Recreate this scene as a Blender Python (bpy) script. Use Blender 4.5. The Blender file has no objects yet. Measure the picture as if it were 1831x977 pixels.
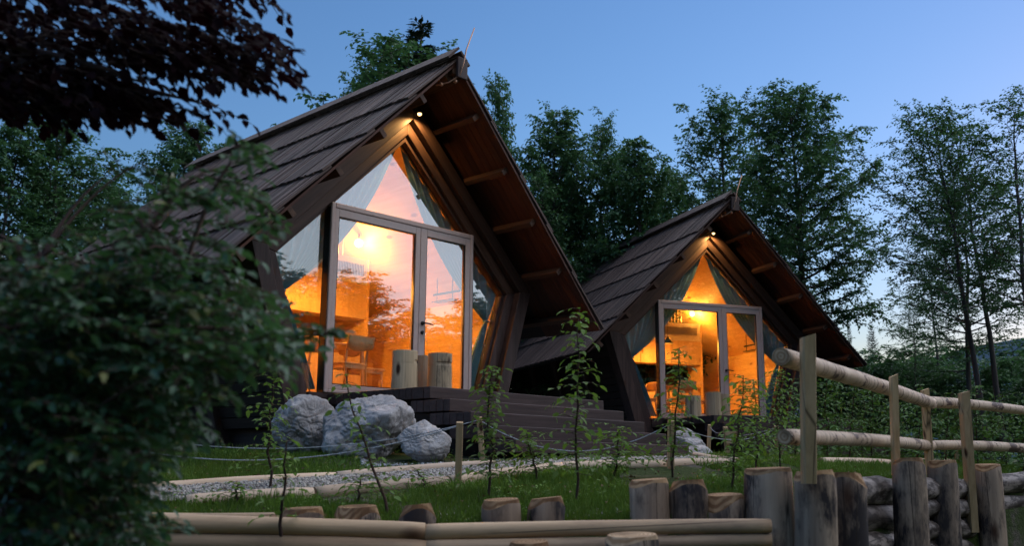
import bpy, math, random
import numpy as np
from mathutils import Vector, Matrix, noise
R_ = math.radians
sc = bpy.context.scene
COL = sc.collection

# ------------------------------------------------------------------ camera
CAM = np.array([-8.3486, -10.1784, -0.8866]); YAW, PITCH, ROLL, FPX = -0.799, 0.1985, 0.0076, 1730.6
_r = np.array([math.cos(YAW), math.sin(YAW), 0.0])
_f = np.array([-math.sin(YAW) * math.cos(PITCH), math.cos(YAW) * math.cos(PITCH), math.sin(PITCH)])
_u = np.cross(_r, _f)
_r, _u = math.cos(ROLL) * _r + math.sin(ROLL) * _u, -math.sin(ROLL) * _r + math.cos(ROLL) * _u
cd = bpy.data.cameras.new('camera'); cam = bpy.data.objects.new('camera', cd); COL.objects.link(cam)
cd.sensor_width = 36; cd.lens = FPX / 1831 * 36; cd.clip_start = 0.05; cd.clip_end = 3000
M = Matrix(((_r[0], _u[0], -_f[0], CAM[0]), (_r[1], _u[1], -_f[1], CAM[1]), (_r[2], _u[2], -_f[2], CAM[2]), (0, 0, 0, 1)))
cam.matrix_world = M
cd.dof.use_dof = True; cd.dof.focus_distance = 11.5; cd.dof.aperture_fstop = 2.0
sc.camera = cam

# ------------------------------------------------------------------ sky, sun, exposure
w = bpy.data.worlds.new('World'); sc.world = w; w.use_nodes = True
sky = w.node_tree.nodes.new('ShaderNodeTexSky'); sky.sky_type = 'NISHITA'; sky.sun_disc = False
sky.sun_elevation = R_(0.0); sky.sun_rotation = R_(96); sky.ozone_density = 2.8; sky.air_density = 1; sky.dust_density = 2
w.node_tree.links.new(sky.outputs[0], w.node_tree.nodes['Background'].inputs[0])
w.node_tree.nodes['Background'].inputs[1].default_value = 0.15
sl = bpy.data.lights.new('sun', 'SUN'); sl.energy = 0.42; sl.angle = R_(165); sl.color = (1, .96, .92)
so = bpy.data.objects.new('sun', sl); COL.objects.link(so)
so.rotation_euler = Vector((-math.sin(R_(110)), -math.cos(R_(110)), -0.45)).to_track_quat('-Z', 'Y').to_euler()
sc.view_settings.view_transform = 'Standard'; sc.view_settings.look = 'None'
sc.view_settings.exposure = 3.2
sc.cycles.max_bounces = 8; sc.cycles.transparent_max_bounces = 12; sc.cycles.sample_clamp_indirect = 3.0
sc.cycles.caustics_reflective = False; sc.cycles.caustics_refractive = False

# ------------------------------------------------------------------ helpers
def at(px, py, D):
    """point seen at photo pixel (px, py), D metres along the view axis"""
    return CAM + D * (_f + (px - 915.5) / FPX * _r - (py - 488.5) / FPX * _u)
def z_over(px, py, p):
    """height at which the ray through a photo pixel passes the upright through p"""
    d = at(px, py, 1.0) - CAM; return CAM[2] + d[2] / math.hypot(d[0], d[1]) * math.hypot(p[0] - CAM[0], p[1] - CAM[1])
def xd(p):
    """lateral and forward ground distance from the camera's foot"""
    d = np.asarray(p)[..., :2] - CAM[:2]
    return d[..., 0] * math.cos(YAW) + d[..., 1] * math.sin(YAW), -d[..., 0] * math.sin(YAW) + d[..., 1] * math.cos(YAW)
def from_xd(X, D):
    return CAM[0] + X * math.cos(YAW) - D * math.sin(YAW), CAM[1] + X * math.sin(YAW) + D * math.cos(YAW)

def tag(o, label=None, cat=None, group=None, kind=None):
    if label: o['label'] = label
    if cat: o['category'] = cat
    if group: o['group'] = group
    if kind: o['kind'] = kind
    return o
def empty(name, loc=(0, 0, 0), rz=0.0, parent=None):
    o = bpy.data.objects.new(name, None); COL.objects.link(o); o.location = [float(v) for v in loc]; o.rotation_euler = (0, 0, rz)
    o.empty_display_size = .1
    if parent: o.parent = parent
    return o
def link(name, me, parent=None, loc=None, mat=None, matrix=None):
    o = bpy.data.objects.new(name, me); COL.objects.link(o)
    if parent: o.parent = parent
    if loc is not None: o.location = [float(v) for v in loc]
    if matrix is not None: o.matrix_local = matrix
    if mat:
        for m in (mat if isinstance(mat, (list, tuple)) else [mat]): me.materials.append(m)
    return o
def copy_tree(o, parent=None):
    c = o.copy(); COL.objects.link(c); c.parent = parent
    for ch in list(o.children): copy_tree(ch, c)
    return c

class MB:
    def __init__(s): s.v = []; s.f = []; s.m = []
    def add(s, vs, fs, m=0):
        b = len(s.v); s.v += [tuple(float(c) for c in p) for p in vs]
        for f in fs: s.f.append(tuple(b + i for i in f)); s.m.append(m)
    def box(s, x0, x1, y0, y1, z0, z1, m=0):
        s.add([(x0, y0, z0), (x1, y0, z0), (x1, y1, z0), (x0, y1, z0), (x0, y0, z1), (x1, y0, z1), (x1, y1, z1), (x0, y1, z1)],
              [(0, 3, 2, 1), (4, 5, 6, 7), (0, 1, 5, 4), (1, 2, 6, 5), (2, 3, 7, 6), (3, 0, 4, 7)], m)
    def prism(s, poly, y0, y1, m=0):
        """polygon in x,z swept from y0 to y1"""
        n = len(poly)
        s.add([(x, y0, z) for x, z in poly] + [(x, y1, z) for x, z in poly],
              [tuple(range(n)), tuple(range(2 * n - 1, n - 1, -1))] + [(i, i + n, (i + 1) % n + n, (i + 1) % n) for i in range(n)], m)
    def bar(s, a, b, wd, ht, up=(0, 0, 1), m=0):
        a = Vector(a); b = Vector(b); d = (b - a).normalized(); up = Vector(up); sx = d.cross(up).normalized() * wd / 2; sz = sx.cross(d).normalized() * ht / 2
        s.add([a - sx - sz, a + sx - sz, a + sx + sz, a - sx + sz, b - sx - sz, b + sx - sz, b + sx + sz, b - sx + sz],
              [(0, 3, 2, 1), (4, 5, 6, 7), (0, 1, 5, 4), (1, 2, 6, 5), (2, 3, 7, 6), (3, 0, 4, 7)], m)
    def tube(s, pts, rad, n=6, m=0, cap=True, mcap=None):
        pts = [Vector(p) for p in pts]; k = len(pts)
        if not hasattr(rad, '__len__'): rad = [rad] * k
        d0 = (pts[1] - pts[0]).normalized(); x = d0.orthogonal().normalized(); vs = []
        for i, p in enumerate(pts):
            d = (pts[min(i + 1, k - 1)] - pts[max(i - 1, 0)]).normalized()
            x = (x - d * x.dot(d)).normalized(); y = d.cross(x)
            for j in range(n):
                a = 2 * math.pi * j / n; vs.append(p + (x * math.cos(a) + y * math.sin(a)) * rad[i])
        fs = [(i * n + j, i * n + (j + 1) % n, (i + 1) * n + (j + 1) % n, (i + 1) * n + j) for i in range(k - 1) for j in range(n)]
        s.add(vs, fs, m)
        if cap:
            b = len(s.v) - k * n; mc = m if mcap is None else mcap
            s.f.append(tuple(b + j for j in range(n - 1, -1, -1))); s.m.append(mc)
            s.f.append(tuple(b + (k - 1) * n + j for j in range(n))); s.m.append(mc)
    def lathe(s, prof, n=16, c=(0, 0, 0), m=0):
        vs = [(c[0] + r * math.cos(2 * math.pi * j / n), c[1] + r * math.sin(2 * math.pi * j / n), c[2] + z) for r, z in prof for j in range(n)]
        fs = [(i * n + j, i * n + (j + 1) % n, (i + 1) * n + (j + 1) % n, (i + 1) * n + j) for i in range(len(prof) - 1) for j in range(n)]
        fs += [tuple(range(n - 1, -1, -1)), tuple((len(prof) - 1) * n + j for j in range(n))]
        s.add(vs, fs, m)
    def build(s, name, mat, parent=None, smooth=False, loc=None, bevel=0, matrix=None):
        me = bpy.data.meshes.new(name); me.from_pydata(s.v, [], s.f); me.update()
        for m in (mat if isinstance(mat, (list, tuple)) else [mat]): me.materials.append(m)
        me.polygons.foreach_set('material_index', s.m)
        if smooth: me.polygons.foreach_set('use_smooth', [True] * len(s.f))
        o = link(name, me, parent, loc, matrix=matrix)
        if bevel:
            md = o.modifiers.new('bevel', 'BEVEL'); md.width = bevel; md.segments = 2; md.limit_method = 'ANGLE'
        return o

def np_mesh(name, V, F, mat, smooth=False):
    """V (n,3), F (m,3 or 4) arrays"""
    me = bpy.data.meshes.new(name); V = np.asarray(V, np.float32); F = np.asarray(F, np.int32); k = F.shape[1]
    me.vertices.add(len(V)); me.vertices.foreach_set('co', V.ravel())
    me.loops.add(F.size); me.loops.foreach_set('vertex_index', F.ravel())
    me.polygons.add(len(F)); me.polygons.foreach_set('loop_start', np.arange(0, F.size, k, dtype=np.int32))
    try: me.polygons.foreach_set('loop_total', np.full(len(F), k, np.int32))
    except Exception: pass
    if smooth: me.polygons.foreach_set('use_smooth', np.ones(len(F), bool))
    me.update(calc_edges=True); me.validate()
    for m in (mat if isinstance(mat, (list, tuple)) else [mat]): me.materials.append(m)
    return me

# ------------------------------------------------------------------ materials
class NT:
    def __init__(s, name):
        s.mat = bpy.data.materials.new(name); s.mat.use_nodes = True; s.n = s.mat.node_tree.nodes; s.l = s.mat.node_tree.links
        s.b = s.n['Principled BSDF']; s.out = s.n['Material Output']
    def new(s, t, **k):
        n = s.n.new(t)
        for a, v in k.items():
            if hasattr(n, a) and a not in n.inputs: setattr(n, a, v)
            else: n.inputs[a].default_value = v
        return n
    def lk(s, a, b): s.l.new(a, b)
    def coords(s, scale=(1, 1, 1), rot=(0, 0, 0), rand=True):
        tc = s.new('ShaderNodeTexCoord'); mp = s.new('ShaderNodeMapping'); mp.inputs['Scale'].default_value = scale
        src = tc.outputs['Object']
        if any(rot):
            m0 = s.new('ShaderNodeMapping'); m0.inputs['Rotation'].default_value = rot; s.lk(src, m0.inputs[0]); src = m0.outputs[0]
        if rand:
            oi = s.new('ShaderNodeObjectInfo'); mu = s.new('ShaderNodeMath', operation='MULTIPLY'); mu.inputs[1].default_value = 37.0
            s.lk(oi.outputs['Random'], mu.inputs[0]); va = s.new('ShaderNodeVectorMath', operation='ADD'); s.lk(src, va.inputs[0]); s.lk(mu.outputs[0], va.inputs[1]); src = va.outputs[0]
        s.lk(src, mp.inputs[0]); return mp.outputs[0]
    def noise(s, vec, scale=5, detail=4, rough=.6, dist=0):
        n = s.new('ShaderNodeTexNoise'); n.inputs['Scale'].default_value = scale; n.inputs['Detail'].default_value = detail; n.inputs['Roughness'].default_value = rough; n.inputs['Distortion'].default_value = dist
        s.lk(vec, n.inputs['Vector']); return n.outputs['Fac']
    def ramp(s, fac, stops):
        r = s.new('ShaderNodeValToRGB'); cr = r.color_ramp
        while len(cr.elements) < len(stops): cr.elements.new(.5)
        for e, (p, c) in zip(cr.elements, stops): e.position = p; e.color = (*c, 1)
        s.lk(fac, r.inputs[0]); return r.outputs[0]
    def mix(s, fac, a, b, mode='MIX'):
        m = s.new('ShaderNodeMix'); m.data_type = 'RGBA'; m.blend_type = mode
        for sock, v in ((0, fac), (6, a), (7, b)):
            if isinstance(v, (int, float)): m.inputs[sock].default_value = v
            elif isinstance(v, tuple): m.inputs[sock].default_value = (*v, 1)
            else: s.lk(v, m.inputs[sock])
        return m.outputs[2]
    def bump(s, h, strength=.3, dist=.01):
        b = s.new('ShaderNodeBump'); b.inputs['Strength'].default_value = strength; b.inputs['Distance'].default_value = dist
        s.lk(h, b.inputs['Height']); s.lk(b.outputs[0], s.b.inputs['Normal'])
    def fin(s, col=None, rough=.6, spec=.4):
        if col is not None:
            if isinstance(col, tuple): s.b.inputs['Base Color'].default_value = (*col, 1)
            else: s.lk(col, s.b.inputs['Base Color'])
        s.b.inputs['Roughness'].default_value = rough; s.b.inputs['Specular IOR Level'].default_value = spec
        return s.mat

def wood(name, dark, light, axis='z', rot=(0, 0, 0), fine=28, rough=.65, bump=.35, knots=0.0, knotcol=(.05, .02, .01), stain=None, island=0.0, spec=.3, crack=0):
    t = NT(name); k = .06
    sca = {'x': (k, 1, 1), 'y': (1, k, 1), 'z': (1, 1, k)}[axis]
    v = t.coords(sca, rot); n = t.noise(v, fine, 6, .65, .4); n2 = t.noise(v, fine * .25, 3, .5)
    mx = t.new('ShaderNodeMath', operation='ADD'); t.lk(n, mx.inputs[0]); t.lk(n2, mx.inputs[1])
    hf = t.new('ShaderNodeMath', operation='MULTIPLY'); hf.inputs[1].default_value = .5; t.lk(mx.outputs[0], hf.inputs[0])
    c = t.ramp(hf.outputs[0], [(.34, dark), (.66, light)])
    oi = t.new('ShaderNodeObjectInfo'); orr = t.ramp(oi.outputs['Random'], [(0, (.74, .74, .76)), (1, (1.22, 1.20, 1.16))]); c = t.mix(1.0, c, orr, 'MULTIPLY')
    if stain:
        vs = t.coords((1, 1, .35) if axis == 'z' else (1, 1, 1), rot); s1 = t.noise(vs, stain[1], 5, .7)
        f = t.ramp(s1, [(stain[2], (0, 0, 0)), (stain[3], (1, 1, 1))]); c = t.mix(f, c, stain[0])
    if knots:
        vk = t.coords({'x': (.45, 1, 1), 'y': (1, .45, 1), 'z': (1, 1, .45)}[axis], rot)
        vo = t.new('ShaderNodeTexVoronoi'); vo.inputs['Scale'].default_value = knots; t.lk(vk, vo.inputs['Vector'])
        f = t.ramp(vo.outputs['Distance'], [(.07, (1, 1, 1)), (.15, (0, 0, 0))]); c = t.mix(f, c, knotcol)
    if crack:
        vc = t.coords((1, 1, .035) if axis == 'z' else (1, .1, 1), rot); vo = t.new('ShaderNodeTexVoronoi'); vo.feature = 'DISTANCE_TO_EDGE'; vo.inputs['Scale'].default_value = crack; t.lk(vc, vo.inputs['Vector'])
        cn = t.noise(vc, crack * .6, 3); f0 = t.ramp(vo.outputs['Distance'], [(.0, (1, 1, 1)), (.035, (0, 0, 0))]); f1 = t.ramp(cn, [(.48, (0, 0, 0)), (.56, (1, 1, 1))]); f = t.mix(1.0, f0, f1, 'MULTIPLY'); c = t.mix(f, c, tuple(x * .25 for x in dark))
    if island:
        g = t.new('ShaderNodeNewGeometry'); rr = t.ramp(g.outputs['Random Per Island'], [(0, (1 - island,) * 3), (1, (1 + island, 1 + island * .9, 1 + island * .8))])
        c = t.mix(1.0, c, rr, 'MULTIPLY')
    t.bump(hf.outputs[0], bump, .006)
    return t.fin(c, rough, spec)

a45 = math.atan(.984)
mt = {}
mt['beam_l'] = wood('dark_beam_left', (.032, .017, .012), (.098, .053, .037), 'x', (0, a45, 0), knots=5, rough=.55, bump=.5)
mt['beam_r'] = wood('dark_beam_right', (.032, .017, .012), (.098, .053, .037), 'x', (0, -a45, 0), knots=5, rough=.55, bump=.5)
mt['beam_v'] = wood('dark_beam_upright', (.028, .017, .015), (.080, .049, .044), 'z', knots=4, rough=.55, bump=.5)
mt['dark_x'] = wood('dark_plank', (.030, .019, .018), (.088, .056, .053), 'x', rough=.5, bump=.5, knots=2.5)
mt['dark_y'] = wood('dark_wall_board', (.012, .008, .007), (.035, .022, .018), 'y', rough=.6)
mt['purlin'] = wood('purlin_wood', (.045, .022, .013), (.12, .06, .034), 'y', rough=.6)
mt['soffit_l'] = wood('soffit_left', (.030, .010, .006), (.095, .034, .018), 'x', (0, a45, 0), rough=.6)
mt['soffit_r'] = wood('soffit_right', (.030, .010, .006), (.095, .034, .018), 'x', (0, -a45, 0), rough=.6)
mt['shake_l'] = wood('roof_board_left', (.034, .023, .020), (.140, .098, .086), 'x', (0, a45, 0), fine=40, rough=.7, island=.45, bump=.6)
mt['shake_r'] = wood('roof_board_right', (.034, .023, .020), (.140, .098, .086), 'x', (0, -a45, 0), fine=40, rough=.7, island=.45, bump=.6)
mt['pine'] = wood('interior_pine', (.60, .40, .20), (.76, .54, .30), 'y', fine=14, rough=.5, bump=.05, knots=3.2, knotcol=(.30, .13, .05))
mt['pine_v'] = wood('cabinet_pine', (.60, .41, .22), (.78, .58, .36), 'z', fine=14, rough=.5, bump=.05, knots=3.2, knotcol=(.30, .13, .05))
mt['oak'] = wood('chair_wood', (.50, .32, .17), (.68, .47, .28), 'z', fine=30, rough=.45, bump=.05)
mt['stake'] = wood('stake_wood', (.36, .25, .13), (.60, .45, .27), 'z', fine=30, rough=.7, knots=4.5, crack=7)
mt['stool'] = wood('stool_wood', (.36, .27, .16), (.60, .48, .32), 'z', fine=18, rough=.7, knots=3.4, stain=((.10, .085, .06), 5, .58, .75), crack=8)
mt['peeled'] = wood('peeled_log', (.36, .24, .15), (.62, .46, .30), 'z', fine=22, rough=.65, knots=3.0, knotcol=(.08, .03, .02), bump=.4, stain=((.22, .15, .11), 4, .5, .8), crack=9)
mt['path_log'] = wood('path_log_wood', (.50, .37, .26), (.74, .58, .44), 'z', fine=18, rough=.7, knots=2.4, knotcol=(.16, .08, .05))
mt['pile'] = wood('weathered_pile', (.15, .11, .085), (.46, .36, .27), 'z', fine=13, rough=.8, bump=.9, stain=((.035, .03, .032), 4.2, .46, .60), crack=11, knots=2.2)
mt['bark_log'] = wood('bark_log', (.07, .055, .048), (.42, .37, .34), 'z', fine=11, rough=.6, bump=1.4, stain=((.028, .018, .015), 9, .44, .54), spec=.4, crack=14)

def endgrain(name, dark, light):
    t = NT(name); v = t.coords((1, 1, .05)); n = t.noise(v, 5, 3); wv = t.new('ShaderNodeTexWave'); wv.wave_type = 'RINGS'; wv.rings_direction = 'Z'
    wv.inputs['Scale'].default_value = 14; wv.inputs['Distortion'].default_value = 3; wv.inputs['Detail'].default_value = 3
    tc = t.new('ShaderNodeTexCoord'); t.lk(tc.outputs['Object'], wv.inputs['Vector'])
    c = t.ramp(wv.outputs['Fac'], [(.2, dark), (.8, light)]); f = t.ramp(n, [(.4, (0, 0, 0)), (.7, (1, 1, 1))]); c = t.mix(f, c, tuple(x * .5 for x in dark))
    t.bump(n, .4, .01); return t.fin(c, .8, .2)
mt['end_pile'] = endgrain('sawn_end_pile', (.22, .12, .06), (.44, .29, .16))
mt['end_pale'] = endgrain('sawn_end_pale', (.36, .23, .13), (.58, .43, .28))

def birch():
    t = NT('birch_bark'); v = t.coords((1, 1, 1)); band = t.coords((.25, .25, 5.5)); n = t.noise(v, 4, 4); b = t.noise(band, 5, 5, .7)
    c = t.ramp(n, [(.3, (.44, .31, .21)), (.7, (.70, .56, .42))])
    f = t.ramp(b, [(.55, (0, 0, 0)), (.60, (1, 1, 1))]); c = t.mix(f, c, (.22, .15, .11))
    p = t.noise(t.coords((1, 1, .6)), 4.2, 6, .75); f2 = t.ramp(p, [(.565, (0, 0, 0)), (.60, (1, 1, 1))]); c = t.mix(f2, c, (.09, .055, .045))
    t.bump(b, .4, .006); return t.fin(c, .6, .35)
mt['birch'] = birch()

def simple(name, col, rough=.5, metal=0, spec=.4, var=0.0, scale=8, bump=0):
    t = NT(name); v = t.coords(); n = t.noise(v, scale, 4)
    c = t.ramp(n, [(.3, tuple(x * (1 - var) for x in col)), (.7, tuple(min(1, x * (1 + var)) for x in col))])
    if bump: t.bump(n, bump, .004)
    t.b.inputs['Metallic'].default_value = metal
    return t.fin(c, rough, spec)
mt['frame'] = simple('door_frame_paint', (.50, .40, .37), .38, 0, .5, .05, 20)
mt['black'] = simple('black_metal', (.012, .011, .011), .35, .3, .5, .1)
mt['steel'] = simple('steel', (.35, .35, .36), .35, 1.0)
mt['white'] = simple('white_enamel', (.7, .7, .68), .4)
mt['copper'] = simple('copper_wire', (.45, .26, .17), .4, 1.0)
mt['rope'] = simple('rope_fibre', (.36, .40, .44), .8, 0, .2, .35, 60, .6)
mt['cushion'] = simple('seat_fabric', (.28, .22, .18), .85, 0, .1, .15, 50)
mt['membrane'] = simple('roof_membrane', (.02, .018, .018), .8)

def curtain_mat():
    t = NT('curtain_cloth'); n = t.noise(t.coords(), 120, 2); c = t.ramp(n, [(.3, (.20, .37, .46)), (.7, (.30, .50, .60))])
    tr = t.new('ShaderNodeBsdfTranslucent'); tr.inputs[0].default_value = (.30, .36, .36, 1); t.lk(c, t.b.inputs['Base Color']); t.b.inputs['Roughness'].default_value = .9
    mx = t.new('ShaderNodeMixShader'); mx.inputs[0].default_value = .06; t.lk(t.b.outputs[0], mx.inputs[1]); t.lk(tr.outputs[0], mx.inputs[2]); t.lk(mx.outputs[0], t.out.inputs[0])
    t.b.inputs['Specular IOR Level'].default_value = .1
    return t.mat
mt['curtain'] = curtain_mat()

def glass_mat():
    t = NT('coated_glass'); tr = t.new('ShaderNodeBsdfTransparent'); tr.inputs[0].default_value = (.93, .95, .94, 1)
    gl = t.new('ShaderNodeBsdfGlossy'); gl.inputs['Roughness'].default_value = 0.0; gl.inputs['Color'].default_value = (.95, .97, 1, 1)
    fr = t.new('ShaderNodeFresnel'); fr.inputs['IOR'].default_value = 1.5
    n = t.noise(t.coords(rand=False), .9, 2); bp = t.new('ShaderNodeBump'); bp.inputs['Strength'].default_value = .025; bp.inputs['Distance'].default_value = .01; t.lk(n, bp.inputs['Height']); t.lk(bp.outputs[0], gl.inputs['Normal'])
    ad = t.new('ShaderNodeMath', operation='ADD'); ad.inputs[1].default_value = .19; t.lk(fr.outputs[0], ad.inputs[0])
    gg = t.new('ShaderNodeNewGeometry'); iv = t.new('ShaderNodeMath', operation='SUBTRACT'); iv.inputs[0].default_value = 1.0; t.lk(gg.outputs['Backfacing'], iv.inputs[1])
    mu = t.new('ShaderNodeMath', operation='MULTIPLY'); t.lk(ad.outputs[0], mu.inputs[0]); t.lk(iv.outputs[0], mu.inputs[1])
    mx = t.new('ShaderNodeMixShader'); t.lk(mu.outputs[0], mx.inputs[0]); t.lk(tr.outputs[0], mx.inputs[1]); t.lk(gl.outputs[0], mx.inputs[2]); t.lk(mx.outputs[0], t.out.inputs[0])
    return t.mat
mt['glass'] = glass_mat()
def emit(name, col, s):
    t = NT(name); t.b.inputs['Emission Color'].default_value = (*col, 1); t.b.inputs['Emission Strength'].default_value = s; t.b.inputs['Base Color'].default_value = (*col, 1); return t.mat
mt['bulb'] = emit('lit_bulb', (1, .62, .25), .6)
mt['spot_bulb'] = emit('lit_spot_lens', (1, .60, .22), .5)

def leafmat(name, a, b, trans, tmix=.35, rough=.55, spec=.3, yellow=None):
    t = NT(name); g = t.new('ShaderNodeNewGeometry'); c = t.ramp(g.outputs['Random Per Island'], [(0, a), (1, b)])
    n = t.noise(t.coords(rand=True), 1.1, 3); f = t.ramp(n, [(.35, (.65,) * 3), (.7, (1.35,) * 3)]); c = t.mix(1.0, c, f, 'MULTIPLY')
    if yellow: 
        f3 = t.ramp(g.outputs['Random Per Island'], [(.93, (0, 0, 0)), (.95, (1, 1, 1))]); c = t.mix(f3, c, yellow)
    t.lk(c, t.b.inputs['Base Color']); t.b.inputs['Roughness'].default_value = rough; t.b.inputs['Specular IOR Level'].default_value = spec
    tr = t.new('ShaderNodeBsdfTranslucent'); tr.inputs[0].default_value = (*trans, 1)
    mx = t.new('ShaderNodeMixShader'); mx.inputs[0].default_value = tmix; t.lk(t.b.outputs[0], mx.inputs[1]); t.lk(tr.outputs[0], mx.inputs[2]); t.lk(mx.outputs[0], t.out.inputs[0])
    return t.mat
mt['leaf_tree'] = leafmat('tree_leaf', (.040, .112, .062), (.090, .185, .078), (.07, .17, .05), .35)
mt['leaf_bush'] = leafmat('beech_leaf', (.024, .078, .052), (.078, .185, .080), (.08, .19, .05), .32, .38, .5, yellow=(.20, .22, .05))
mt['leaf_copper'] = leafmat('copper_beech_leaf', (.006, .0022, .004), (.014, .005, .0075), (.025, .003, .006), .2, .7, .06)
mt['leaf_hedge'] = leafmat('hedge_leaf', (.060, .135, .045), (.12, .23, .06), (.09, .19, .03), .3)
mt['litter'] = leafmat('fallen_leaf', (.10, .05, .02), (.24, .15, .07), (.1, .05, .02), .1)
mt['leaf_young'] = leafmat('young_leaf', (.08, .16, .03), (.16, .28, .05), (.16, .30, .04), .35)
mt['needle'] = leafmat('spruce_needle', (.012, .030, .018), (.022, .048, .026), (.01, .03, .01), .15)
mt['grass'] = leafmat('grass_blade', (.060, .125, .016), (.13, .225, .032), (.11, .20, .025), .3, .6, .2)
mt['bark'] = wood('tree_bark', (.035, .032, .032), (.11, .10, .095), 'z', fine=20, rough=.85, bump=.8)
mt['bark_young'] = wood('young_bark', (.05, .03, .025), (.10, .06, .05), 'z', fine=20, rough=.8)

def ground_mat():
    t = NT('lawn_soil'); v = t.coords(rand=False); n = t.noise(v, 1.6, 6, .7); n2 = t.noise(v, 30, 4)
    g = t.ramp(n2, [(.3, (.020, .034, .008)), (.7, (.05, .075, .018))]); s = t.ramp(n2, [(.3, (.05, .042, .036)), (.7, (.13, .115, .10))])
    f = t.ramp(n, [(.50, (0, 0, 0)), (.62, (1, 1, 1))]); c = t.mix(f, g, s); t.bump(n2, .8, .03); return t.fin(c, .9, .15)
mt['ground'] = ground_mat()
def gravel_mat(name, a, b, sc_):
    t = NT(name); v = t.coords(rand=False); vo = t.new('ShaderNodeTexVoronoi'); vo.inputs['Scale'].default_value = sc_; t.lk(v, vo.inputs['Vector'])
    c = t.ramp(t.noise(v, 12, 4), [(.3, a), (.7, b)]); cc = t.mix(.5, c, vo.outputs['Color'], 'MULTIPLY'); t.bump(vo.outputs['Distance'], .9, .02); return t.fin(cc, .85, .25)
mt['gravel'] = gravel_mat('gravel_bed', (.16, .17, .19), (.34, .35, .37), 55)
mt['path'] = gravel_mat('path_gravel', (.22, .20, .18), (.42, .40, .37), 45)
def pebble_mat(name, a, b):
    t = NT(name); g = t.new('ShaderNodeNewGeometry'); c = t.ramp(g.outputs['Random Per Island'], [(0, a), (1, b)]); return t.fin(c, .75, .3)
mt['pebble'] = pebble_mat('blue_grey_pebble', (.12, .13, .15), (.42, .44, .47)); mt['pebble_w'] = pebble_mat('pale_pebble', (.18, .16, .14), (.52, .50, .46))
def rock_mat():
    t = NT('limestone'); v = t.coords(); n = t.noise(v, 1.8, 8, .7, .6); n2 = t.noise(v, 9, 8, .75); c = t.ramp(n, [(.3, (.25, .24, .24)), (.5, (.42, .41, .41)), (.68, (.62, .60, .59))])
    v2 = t.noise(v, 3.2, 6, .8, 1.5); f = t.ramp(v2, [(.485, (0, 0, 0)), (.5, (1, 1, 1)), (.515, (0, 0, 0))]); c = t.mix(f, c, (.17, .16, .155))
    f2 = t.ramp(n2, [(.56, (0, 0, 0)), (.74, (1, 1, 1))]); c = t.mix(f2, c, (.46, .37, .31)); t.bump(n2, .8, .03); return t.fin(c, .85, .25)
mt['rock'] = rock_mat()
def hazy_hill_mat():
    t = NT('haze_tinted_hill'); n = t.noise(t.coords(rand=False), .05, 6); return t.fin(t.ramp(n, [(.3, (.05, .085, .12)), (.7, (.07, .11, .15))]), 1, 0)  # distance haze is painted into the hills as a bluish base colour
mt['hill'] = hazy_hill_mat()

# ------------------------------------------------------------------ terrain
WALL = np.array([(-60, 5.95), (-2.2, 5.95), (1.7, 6.15), (2.0, 6.6), (3.15, 8.0), (4.2, 9.75), (6.2, 11.5), (14, 19), (60, 62)], float)
def gh(X, D):
    X = np.asarray(X, float); D = np.asarray(D, float)
    sh = np.clip((X - 1.8) * .85, 0, 6); Dn = D - sh
    z = np.interp(Dn, [5.5, 6.2, 7, 8, 9, 9.8, 10.6, 40, 120, 400], [-1.30, -1.25, -1.13, -1.035, -.94, -.82, -.765, -.70, 0.0, 4.0])
    wd = np.interp(X, WALL[:, 0], WALL[:, 1]); k = np.clip((D - wd + .12) / .2, 0, 1)
    return z * k + (-2.25) * (1 - k)
def ground_pt(px, py):
    """where the ray through a photo pixel meets the ground sheet"""
    d = _f + (px - 915.5) / FPX * _r - (py - 488.5) / FPX * _u
    for D in np.arange(5.9, 60, .02):
        p = CAM + d * D; X, DD = xd(p)
        if p[2] <= gh(X, DD): return p
    return CAM + d * 30
def ground_z(p): X, D = xd(np.asarray(p)); return float(gh(X, D))

gx = np.unique(np.concatenate([np.linspace(-400, -12, 30), np.arange(-12, -4, .5), np.arange(-4, 8, .12), np.arange(8, 30, .8), np.linspace(30, 400, 26)]))
gd = np.unique(np.concatenate([np.linspace(-400, 4, 24), np.arange(4, 5.6, .4), np.arange(5.6, 14, .1), np.arange(14, 40, .8), np.linspace(40, 900, 30)]))
GX, GD = np.meshgrid(gx, gd); Z = gh(GX, GD)
WX, WY = from_xd(GX, GD); nz = np.array([noise.noise(Vector((float(a) * 1.3, float(b) * 1.3, 0))) for a, b in zip(WX.ravel(), WY.ravel())]).reshape(Z.shape)
Z = Z + nz * .025 * ((GD < 60) & (GD > 6.3))
V = np.stack([WX.ravel(), WY.ravel(), Z.ravel()], 1); nx = len(gx); I = np.arange(len(gd) - 1)[:, None] * nx + np.arange(nx - 1)[None]
I = I.ravel(); F = np.stack([I, I + 1, I + nx + 1, I + nx], 1)
o = link('ground', np_mesh('ground', V, F, mt['ground'], True)); tag(o, 'grassy ground sloping down from the cabins to the log wall', kind='structure')

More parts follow.
